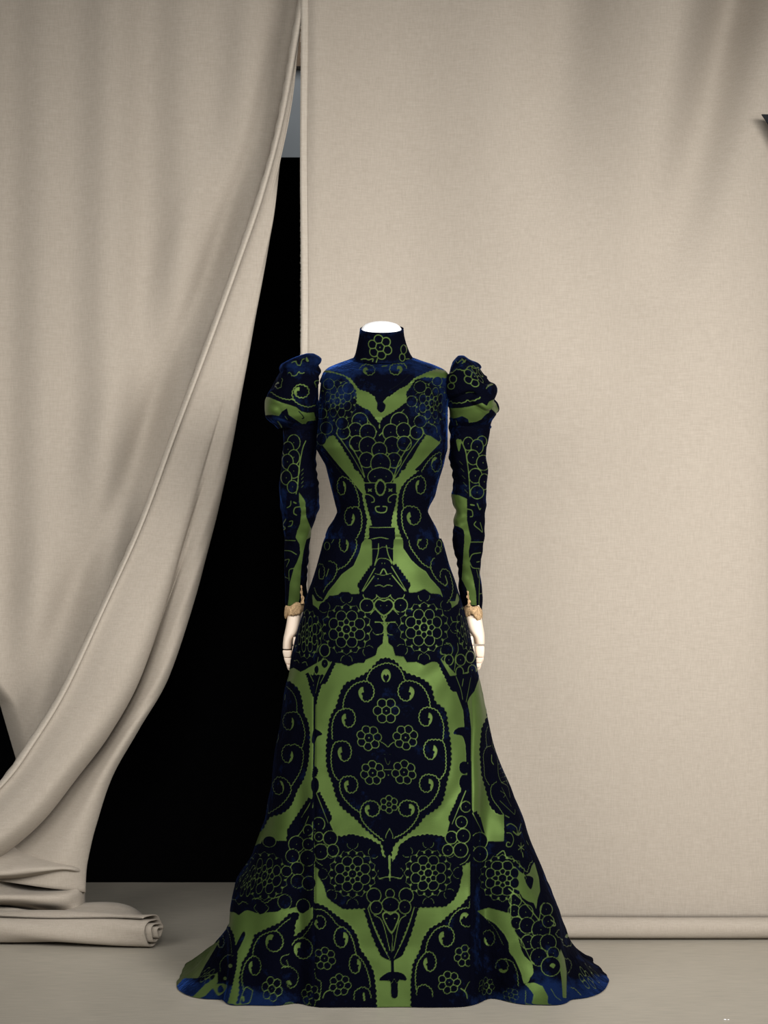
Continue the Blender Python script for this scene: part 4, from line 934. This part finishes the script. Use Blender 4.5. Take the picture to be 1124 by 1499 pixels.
# ---- puffed sleeves
PL = [(518, 448, 459, .012, .012, 2, .005, 0), (519, 443, 462, .025, .025, 2, .005, 0), (522, 438, 465, .04, .04, 2, .005, 0), (527, 427, 468, .055, .055, 2.1, .005, 0), (533, 414, 469.5, .064, .064, 2.2, .005, 0), (542, 409, 470.5, .07, .07, 2.3, .005, 0), (555, 403, 471, .076, .074, 2.3, .005, 0), (573, 396, 471, .082, .078, 2.3, .005, 0),
      (584, 392, 470, .084, .08, 2.3, .005, 0), (600, 391.5, 469, .083, .08, 2.3, .005, 0), (611, 392.5, 468, .076, .074, 2.3, .005, 0), (617, 399, 467, .066, .066, 2.2, .005, 0), (622, 406, 466, .054, .055, 2.2, .007, 0), (628, 412, 464, .042, .045, 2.1, .008, 0)]
PR = [(521, 669, 681, .012, .012, 2, .005, 0), (523, 665, 685, .028, .028, 2, .005, 0), (527, 661, 691, .042, .042, 2, .005, 0), (533, 658, 700, .056, .056, 2.1, .005, 0), (541, 655, 706, .066, .066, 2.2, .005, 0), (559, 653, 719.5, .076, .074, 2.3, .005, 0), (571, 652, 725.5, .082, .078, 2.3, .005, 0),
      (584, 651.5, 723, .083, .08, 2.3, .005, 0), (598, 652, 728, .083, .08, 2.3, .005, 0), (606, 652.5, 730, .08, .078, 2.3, .005, 0), (613, 653, 724.5, .072, .072, 2.2, .005, 0), (620, 655, 722, .06, .06, 2.2, .006, 0), (628, 658, 719, .044, .046, 2.1, .008, 0)]
def puff_disp(seed):
    def f(P, px, py, q):
        A = P*np.array([.55, .55, 1.5]) + 0.012*np.stack([np.sin(P[..., 2]*60+seed), np.cos(P[..., 0]*55), np.sin(P[..., 0]*70+P[..., 1]*30)], -1)
        w = fnoise(A, 7.5, seed, 3)
        cr = -np.exp(-(w/0.4)**2)*0.0035
        return (0.0075*np.tanh(w*1.1)-0.001+cr)*np.clip((py-517)/8, 0.2, 1)
    return f
def paint_pl(c):
    c.key = 'L'
    c.poly([(95, 765), (200, 810), (300, 850), (420, 885), (520, 920), (600, 985), (690, 1010), (800, 1000), (830, 1130), (700, 1140), (650, 1210), (560, 1150), (400, 1040), (375, 940), (300, 990), (250, 1060), (140, 1040), (30, 1050), (20, 760)], 1, smooth=False)
    c.line([(125, 685), (200, 740), (300, 785), (400, 805), (460, 800), (500, 830), (580, 885), (700, 920), (760, 910), (820, 890)], 2.0, scal=(5, 1))
    c.curl([(490, 810), (460, 740), (475, 650), (540, 580), (590, 572)], (598, 680), 128, 108, True, 2.2, 1.1)
    c.curl([(300, 470), (300, 520)], (238, 575), 52, 55, True, 1.8, 1.4); c.line([(450, 225), (510, 205), (540, 260), (590, 260), (615, 180), (650, 165)], 1.9, scal=(4, .7)); c.poly([(680, 135), (720, 200), (690, 210), (670, 180)], 1)
    c.line([(390, 385), (430, 385), (455, 430), (520, 425), (560, 370), (590, 395), (650, 385)], 1.9, scal=(4, .7)); c.line([(850, 500), (805, 530), (840, 610)], 1.7); c.line([(560, 985), (640, 1080), (610, 1100)], 1.3, 0)
    c.line([(240, 1150), (290, 1230)], 4); c.line([(345, 1060), (380, 1110)], 1.8); c.line([(660, 1200), (655, 1290)], 1.8)
def paint_pr(c):
    c.key = 'N'
    c.poly([(60, 930), (110, 920), (200, 940), (330, 930), (450, 910), (560, 880), (650, 855), (720, 900), (760, 830), (830, 800), (930, 1010), (960, 1060), (880, 1045), (790, 940), (760, 1000), (700, 1040), (640, 1110), (560, 1150), (440, 1165), (430, 1110), (340, 1060), (280, 1080), (200, 1100), (60, 1050)], 1, smooth=False)
    c.line([(120, 850), (165, 830), (200, 860), (300, 855), (370, 850), (410, 815), (470, 830), (560, 805), (625, 770)], 2.1, scal=(7, 1.2))
    c.flower((530, 440), 160, 6, .5, lw=2.0); c.line([(400, 330), (430, 290), (480, 280), (520, 310), (600, 300)], 1.8); c.line([(140, 395), (200, 370), (260, 330), (360, 350)], 2.2, scal=(5, .9)); c.line([(240, 190), (265, 230), (330, 180), (370, 220), (390, 180)], 1.9); c.line([(330, 160), (370, 200), (330, 240)], 1.9)
    c.pod((195, 480), 55, 60, False, 2); c.pod((165, 590), 52, 48, False, 2); c.line([(710, 630), (740, 590), (800, 560)], 2.2); c.line([(390, 700), (440, 685), (520, 690)], 1.6)
    c.line([(240, 1130), (265, 1220), (265, 1300)], 1.9)
puffs = []
for nm, rows, pf, sd in (('left', PL, paint_pl, 3), ('right', PR, paint_pr, 8)):
    puffs.append(garment('puffed_sleeve_head', rows, 0.8, 170, 50, pf, gown, disp=puff_disp(sd), cap_top=True, press_sheen=lambda x, y, q: .10+.5*np.clip((556-y)/35, 0, 1)+.25*np.clip((y-600)/15, 0, 1)))

# ---- long lower sleeves
SL = [(612, 411, 465, .05, .05, 2.2, .008, 0), (640, 416, 464, .045, .047, 2.2, .012, 0), (660, 414, 463, .043, .045, 2.2, .016, 0), (678, 412.5, 462, .043, .044, 2.2, .02, 0), (707, 410, 466, .044, .044, 2.2, .025, 0), (730, 411, 465.5, .043, .042, 2.2, .03, 0), (747, 412, 465, .042, .04, 2.2, .034, 0), (760, 413, 460, .038, .037, 2.2, .037, 0), (778, 415, 455, .034, .034, 2.2, .04, 0),
      (798, 416, 452.5, .031, .031, 2.2, .045, 0), (823, 417, 451, .029, .029, 2.2, .05, 0), (848, 417, 449, .028, .028, 2.2, .055, 0), (870, 417.5, 449, .028, .028, 2.2, .06, 0), (884, 419, 447, .027, .027, 2.2, .062, 0), (891, 420, 446, .026, .026, 2.2, .064, 0)]
SR = [(612, 657, 719, .05, .05, 2.2, .008, 0), (640, 658, 715, .045, .047, 2.2, .012, 0), (655, 658, 711, .043, .045, 2.2, .014, 0), (671, 657, 709.5, .043, .045, 2.2, .017, 0), (686, 662, 713, .043, .044, 2.2, .02, 0), (706, 663.5, 711, .044, .044, 2.2, .025, 0), (725, 660, 711, .043, .042, 2.2, .03, 0), (739, 663, 711, .043, .042, 2.2, .032, 0), (747, 667, 709, .042, .04, 2.2, .034, 0), (761, 664, 708, .038, .037, 2.2, .037, 0), (785, 663, 708, .034, .034, 2.2, .042, 0),
      (797, 663, 706, .033, .033, 2.2, .045, 0), (817, 668, 703.5, .029, .029, 2.2, .05, 0), (836, 670, 702.5, .028, .028, 2.2, .055, 0), (862, 671, 706, .028, .028, 2.2, .06, 0), (884, 677, 705.5, .027, .027, 2.2, .062, 0), (893, 680, 704.5, .026, .026, 2.2, .064, 0)]
def sleeve_disp(sd, cx, inner):
    def f(P, px, py, q):
        w = np.sin(py/2.6+2.2*np.sin(q*5+py*.05))*np.sin(py*.045+sd)
        side = np.clip(inner*(px-cx)/18+.35, 0, 1.2)
        return 0.0011*w*side*(py < 875)+fnoise(P, 10, sd, 3)*0.0014
    return f
def scales(c, pts):
    for x, y, r, ry in sorted(pts, key=lambda q: q[1]): c.pod((x, y+ry*.1), r*1.12, ry*1.12, True, 1.8)
def paint_sl(c):
    c.key = 'M'
    c.poly([(195, 480), (250, 560), (260, 700), (300, 800), (330, 860), (260, 900), (235, 1000), (215, 1150), (205, 1290), (200, 1420), (170, 1520), (90, 1520), (105, 1420), (115, 1280), (150, 1150), (180, 1090), (205, 1020), (200, 940), (165, 880), (180, 820), (205, 760), (215, 650), (195, 560)], 1, smooth=False)
    scales(c, ((150, 40, 50, 62), (100, 100, 45, 60), (150, 170, 46, 60), (95, 210, 45, 60), (150, 290, 46, 58), (85, 350, 42, 56), (140, 430, 42, 50)))
    c.line([(255, 30), (225, 110), (195, 290), (185, 420), (170, 500)], 2.0)
    for y in range(300, 480, 36): c.line([(215, y), (235, y-24)], 1.3, .8)
    c.line([(90, 620), (120, 600), (125, 560)], 2); c.line([(205, 610), (160, 620), (150, 665), (175, 685)], 2.2); c.line([(150, 570), (170, 580)], 3); c.line([(80, 720), (55, 770), (75, 800), (50, 820)], 3); c.line([(110, 740), (140, 735), (130, 775), (100, 785)], 1.8)
    c.line([(55, 905), (165, 908)], 1.8); c.line([(55, 995), (120, 1000), (175, 1030)], 1.8); c.line([(70, 1080), (110, 1075), (85, 1140)], 1.7); c.line([(110, 1260), (110, 1170), (150, 1150)], 1.6); c.line([(60, 1220), (100, 1240)], 1.6)
def paint_sr(c):
    c.key = 'O'
    c.poly([(30, 480), (100, 490), (165, 520), (165, 700), (185, 800), (200, 860), (180, 960), (190, 1090), (215, 1180), (240, 1310), (245, 1420), (200, 1420), (160, 1280), (120, 1200), (130, 1050), (140, 880), (70, 760), (40, 700), (60, 610)], 1, smooth=False)
    c.poly([(40, 760), (130, 780), (140, 900), (120, 1060), (110, 1250), (60, 1250), (20, 900)], 0)
    c.poly([(75, 20), (115, 30), (100, 120), (85, 90)], 1)
    scales(c, ((175, 50, 40, 50), (250, 75, 46, 56), (215, 165, 46, 56), (300, 210, 50, 58), (235, 320, 50, 56), (290, 30, 36, 40), (250, 460, 50, 50), (310, 370, 40, 60)))
    c.line([(110, 20), (150, 110), (165, 200), (180, 320), (190, 500)], 2.0)
    for y in range(200, 500, 60): c.line([(100+(y-200)*.18, y), (130+(y-200)*.18, y+34)], 1.4, .8)
    c.line([(195, 570), (225, 575)], 3); c.line([(250, 560), (270, 610), (280, 600)], 2.4); c.line([(165, 605), (205, 620), (212, 665), (190, 672)], 2.0); c.line([(240, 710), (225, 740), (270, 780), (295, 800), (275, 720)], 2)
    c.line([(190, 885), (300, 885)], 1.8); c.line([(280, 975), (210, 990), (185, 1040)], 2); c.line([(185, 1050), (210, 1100), (270, 1110)], 1.8); c.line([(265, 1110), (268, 1210), (265, 1420)], 1.8); c.line([(265, 1325), (290, 1320)], 1.6); c.line([(245, 1120), (260, 1190)], 1.6); c.line([(245, 1055), (270, 1050)], 2)
garment('sleeve', SL, 0.9, 120, 40, paint_sl, gown, disp=sleeve_disp(2, 440, 1), press_sheen=lambda x, y, q: .3*np.exp(-((y-735)/25)**2)+.3*np.exp(-((x-414)/4)**2))
garment('sleeve', SR, 0.9, 120, 40, paint_sr, gown, disp=sleeve_disp(5, 683, -1), press_sheen=lambda x, y, q: .3*np.exp(-((y-725)/25)**2)+.3*np.exp(-((y-645)/14)**2))

# ---- lace cuffs
def cuff(wx0, wx1, row, Yc, slope, slit_x, slit_rows):
    n = 90; V = []
    s = (D0+Yc)/FPX; cx = ((wx0+wx1)/2-CX0)*s; hw = (wx1-wx0)/2*s
    ph = slit_x[0]
    prof = ((0.010, 0.90), (0.0085, 1.02), (0.005, 1.10), (0.0, 1.14), (-0.005, 1.15), (-0.010, 1.13), (-0.0125, 1.08), (-0.013, 0.98))
    for k, (dz, rr) in enumerate(prof):
        for j in range(n):
            a = 2*math.pi*j/n; t = k/(len(prof)-1)
            wv = 1+t*(0.05*math.sin(a*3+ph)+0.045*math.sin(a*7+ph*2+k*.35)+0.02*math.sin(a*13+k*.6))
            x = hw*rr*wv*math.cos(a); y = 0.030*rr*wv*math.sin(a)
            V.append((cx+x, Yc+y, ZC+(YH-row)*s+dz*(1+.25*math.sin(a*4+ph))+slope*x+0.0022*t*math.sin(a*5+ph*3)+.0012*t*math.sin(a*19)))
    o = mesh_obj('lace_cuff', np.array(V), grid_faces(len(prof), n, True), LACE, gown)
    o.modifiers.new('thickness', 'SOLIDIFY').thickness = 0.0015
    # frill along the sleeve slit
    P = []
    for i in range(40):
        r = slit_rows[0]+(slit_rows[1]-slit_rows[0])*i/39; t = i/39
        w = 0.7+1.7*t+0.5*math.sin(i*.55)+.3*math.sin(i*1.7)
        P.append([at(slit_x[0]+(slit_x[1]-slit_x[0])*t+u*w+.5*math.sin(i*.3), r, Yc-0.031-0.002*math.sin(u*3+i*.37)) for u in (-1, -.5, 0, .5, 1)])
    sheet('slit_frill', np.array(P), LACE, gown, 0.001)
cuff(419, 445, 890, .062, .26, (440.5, 443.5), (857, 884))
cuff(680, 704, 893, .062, -.30, (684, 687), (865, 888))

# ------------------------------------------------------------------ mannequin
man = thing('mannequin', 'headless mannequin with a white neck cap and jointed pale wooden hands inside the gown', 'mannequin', (0.0, 0.02, 0))
def fix_normals(o):
    bm = bmesh.new(); bm.from_mesh(o.data); bmesh.ops.recalc_face_normals(bm, faces=bm.faces[:]); bm.to_mesh(o.data); bm.free(); return o
def rings(name, rows, mat, parent, n=48, cap=True):
    V = []
    for (row, x0, x1, b, Yc, tl) in rows:
        s = (D0+Yc)/FPX
        for j in range(n):
            a = 2*math.pi*j/n; y = b*math.sin(a)
            V.append((((x0+x1)/2-CX0)*s+(x1-x0)/2*s*math.cos(a), Yc+y, ZC+(YH-row)*s+tl*y))
    F = [tuple(map(int, f)) for f in grid_faces(len(rows), n, True)]
    if cap: F += [tuple(range(n)), tuple(range((len(rows)-1)*n, len(rows)*n))[::-1]]
    return fix_normals(mesh_obj(name, np.array(V), F, mat, parent))
rings('neck_cap', [(472.6, 557.5, 558.5, .001, .015, .33), (472.8, 549, 567, .013, .015, .33), (473.8, 541, 575, .025, .015, .33), (476, 534, 582, .0345, .015, .33), (479.5, 530, 586, .0395, .015, .33), (482, 528.6, 587.6, .0412, .015, .32), (490, 528.5, 588, .0415, .015, .28), (520, 526, 594, .043, .015, .2)], PLASTER, man)
rings('torso', [(519, 532, 590, .035, .015, .2), (545, 500, 625, .055, .01, 0), (600, 482, 642, .085, 0, 0), (650, 480, 640, .085, 0, 0), (720, 498, 622, .07, 0, 0), (750, 503, 616, .068, 0, 0), (800, 490, 632, .08, 0, 0), (870, 470, 655, .1, 0, 0), (900, 475, 650, .09, 0, 0)], BLACKCL, man)
rings('stand_pole', [(880, 553, 569, .012, 0.0, 0), (1428, 553, 569, .012, 0, 0)], JOINT, man, 20)
b_ = rings('stand_base', [(1420, 430, 690, .17, 0.0, 0), (1428.4, 425, 695, .175, 0, 0)], JOINT, man, 40)

def taper_box(name, secs, mat, parent, sub=2):
    """secs: (centre, half-x, half-y) rings of rounded rectangles down a limb"""
    n = 16; V = []
    for (c, hx, hy) in secs:
        for j in range(n):
            a = 2*math.pi*j/n; ca, sa = math.cos(a), math.sin(a)
            V.append((c[0]+hx*np.sign(ca)*abs(ca)**.7, c[1]+hy*np.sign(sa)*abs(sa)**.7, c[2]))
    F = [tuple(map(int, f)) for f in grid_faces(len(secs), n, True)] + [tuple(range(n)), tuple(range((len(secs)-1)*n, len(secs)*n))[::-1]]
    o = fix_normals(mesh_obj(name, np.array(V), F, mat, parent))
    m = o.modifiers.new('round', 'SUBSURF'); m.levels = sub; m.render_levels = sub
    return o
def hand(side, palm, fing, thumb, Yc):
    """palm: photo (row, x0, x1); fing: polyline of the index finger; the other fingers stand behind it"""
    s = (D0+Yc)/FPX
    secs = []
    for r, x0, x1, hy in palm:
        c = at((x0+x1)/2, r, Yc); secs.append((c, (x1-x0)/2*s, hy))
    h = taper_box('hand', [secs[0]]+secs+[secs[-1]], WOODSKIN, man)
    for k, (dy, ln) in enumerate(((-0.026, .96), (-0.008, 1.06), (0.010, 1.0), (0.026, .82))):
        pts = np.array(fing, float); p0 = pts[0]
        pts[:, :2] = p0[:2]+(pts[:, :2]-p0[:2])*ln
        for j in range(len(pts)-1):
            a, b = pts[j], pts[j+1]; ss = []
            for t, q in ((0.02, .80), (0.10, 1.0), (0.5, 0.97), (0.9, .93), (0.97, .72)):
                x = a[0]+(b[0]-a[0])*t; r = a[1]+(b[1]-a[1])*t; w = (a[2]+(b[2]-a[2])*t)*q
                last = (j == len(pts)-2) and t > .9
                c = at(x, r, Yc+dy); ss.append((c, w*s*(.55 if last else 1), 0.0088*q*(.6 if last else 1)*(a[2]+(b[2]-a[2])*t)/pts[0][2]))
            taper_box('finger', [ss[0]]+ss+[ss[-1]], WOODSKIN, h, 1)
            if j < len(pts)-2:
                c = at(b[0], b[1], Yc+dy); taper_box('finger_joint', [((c[0], c[1], c[2]+.003), b[2]*s*.62, .005), ((c[0], c[1], c[2]-.003), b[2]*s*.62, .005)], JOINT, h, 1)
    T = np.array(thumb, float)
    for j in range(len(T)-1):
        a, b = T[j], T[j+1]; ss = []
        for t, q in ((0.02, .85), (0.12, 1), (0.5, 1), (0.88, .94), (0.98, .6)):
            x = a[0]+(b[0]-a[0])*t; r = a[1]+(b[1]-a[1])*t; w = (a[2]+(b[2]-a[2])*t)*q
            ss.append((at(x, r, Yc-0.036+0.004*j), w*s, 0.0085*q))
        taper_box('thumb', [ss[0]]+ss+[ss[-1]], WOODSKIN, h, 1)
    return h
hand(-1, ((884, 423, 443, .024), (900, 421, 441.5, .026), (915, 419, 439.5, .032), (926, 416.5, 437.5, .038), (933, 415, 429, .040), (942, 414, 427.5, .040), (949, 414, 427, .038)),
     [(420.2, 951.5, 7.2), (421, 963, 6.0), (423.2, 973, 4.4), (424.2, 980, 2.8)], [(433.4, 932, 4.4), (431.8, 945, 3.8), (429.2, 960, 2.6)], .062)
hand(1, ((884, 681, 703, .024), (900, 680, 704, .026), (915, 682.5, 707, .032), (925, 686, 708.7, .038), (931, 692.5, 709.3, .040), (938, 694, 709.3, .040), (942, 694.5, 709.3, .038)),
     [(702.3, 945, 7.2), (702.5, 963, 6.4), (700.5, 971.5, 4.6), (699.5, 979, 3.0)], [(688.4, 931, 3.8), (690.2, 945, 3.6), (692.4, 962, 2.6)], .062)
for xs0, yc in (((424, 442), 1), ((683, 702), 1)):
    rings('forearm', [(640, xs0[0]+0, xs0[1]+8 if xs0[0] < 500 else xs0[1], .028, .012, 0), (780, xs0[0], xs0[1], .02, .042, 0), (888, xs0[0]+1, xs0[1]-1, .017, .062, 0)], WOODSKIN, man, 20)

# ------------------------------------------------------------------ small things
flag = thing('black_flag', 'pointed corner of a black cloth flag at the right frame edge before the drape', 'flag', at(1200, 168, .36))
F0 = [at(1114.5, 167.5, .42), at(1205, 169, .42), at(1205, 305, .42)]
V = np.array([(p[0], p[1]+dy, p[2]) for dy in (-.003, .003) for p in F0])
o = mesh_obj('cloth', V, [(0, 1, 2), (5, 4, 3), (0, 3, 4, 1), (1, 4, 5, 2), (2, 5, 3, 0)], BLACKCL, flag, smooth=False)
pr = at(1200, 160, .33); box('rod', pr[0]-.006, pr[0]+.006, .324, .336, 0.02, pr[2], BLACKCL, flag, .002); box('foot', pr[0]-.03, pr[0]+.16, .20, .37, 0.0, .02, BLACKCL, flag, .003)
pa = at(1200, 180, .39); box('arm', pr[0]-.005, pr[0]+.005, .33, .42, pr[2]-.06, pr[2]-.05, BLACKCL, flag, .001)
def scrap(px, py, w):
    Y = ZC*FPX/(py-YH)-D0; x, _, _ = at(px, py, Y)
    bm = bmesh.new(); bmesh.ops.create_icosphere(bm, subdivisions=1, radius=w)
    for v in bm.verts: v.co = Vector((x+v.co.x*1.5, Y+v.co.y, max(0.0002, w*.4+v.co.z*.5)))
    me = bpy.data.meshes.new('paper_fleck'); bm.to_mesh(me); bm.free(); me.materials.append(PLASTER)
    o = bpy.data.objects.new('paper_fleck', me); COL.objects.link(o); return o
tag(scrap(1061, 1493, .0022), 'tiny white paper fleck on the floor near the lower right corner, left of two', 'fleck', 'white flecks on the floor')
tag(scrap(1066, 1493, .0015), 'tiny white paper fleck on the floor near the lower right corner, right of two', 'fleck', 'white flecks on the floor')
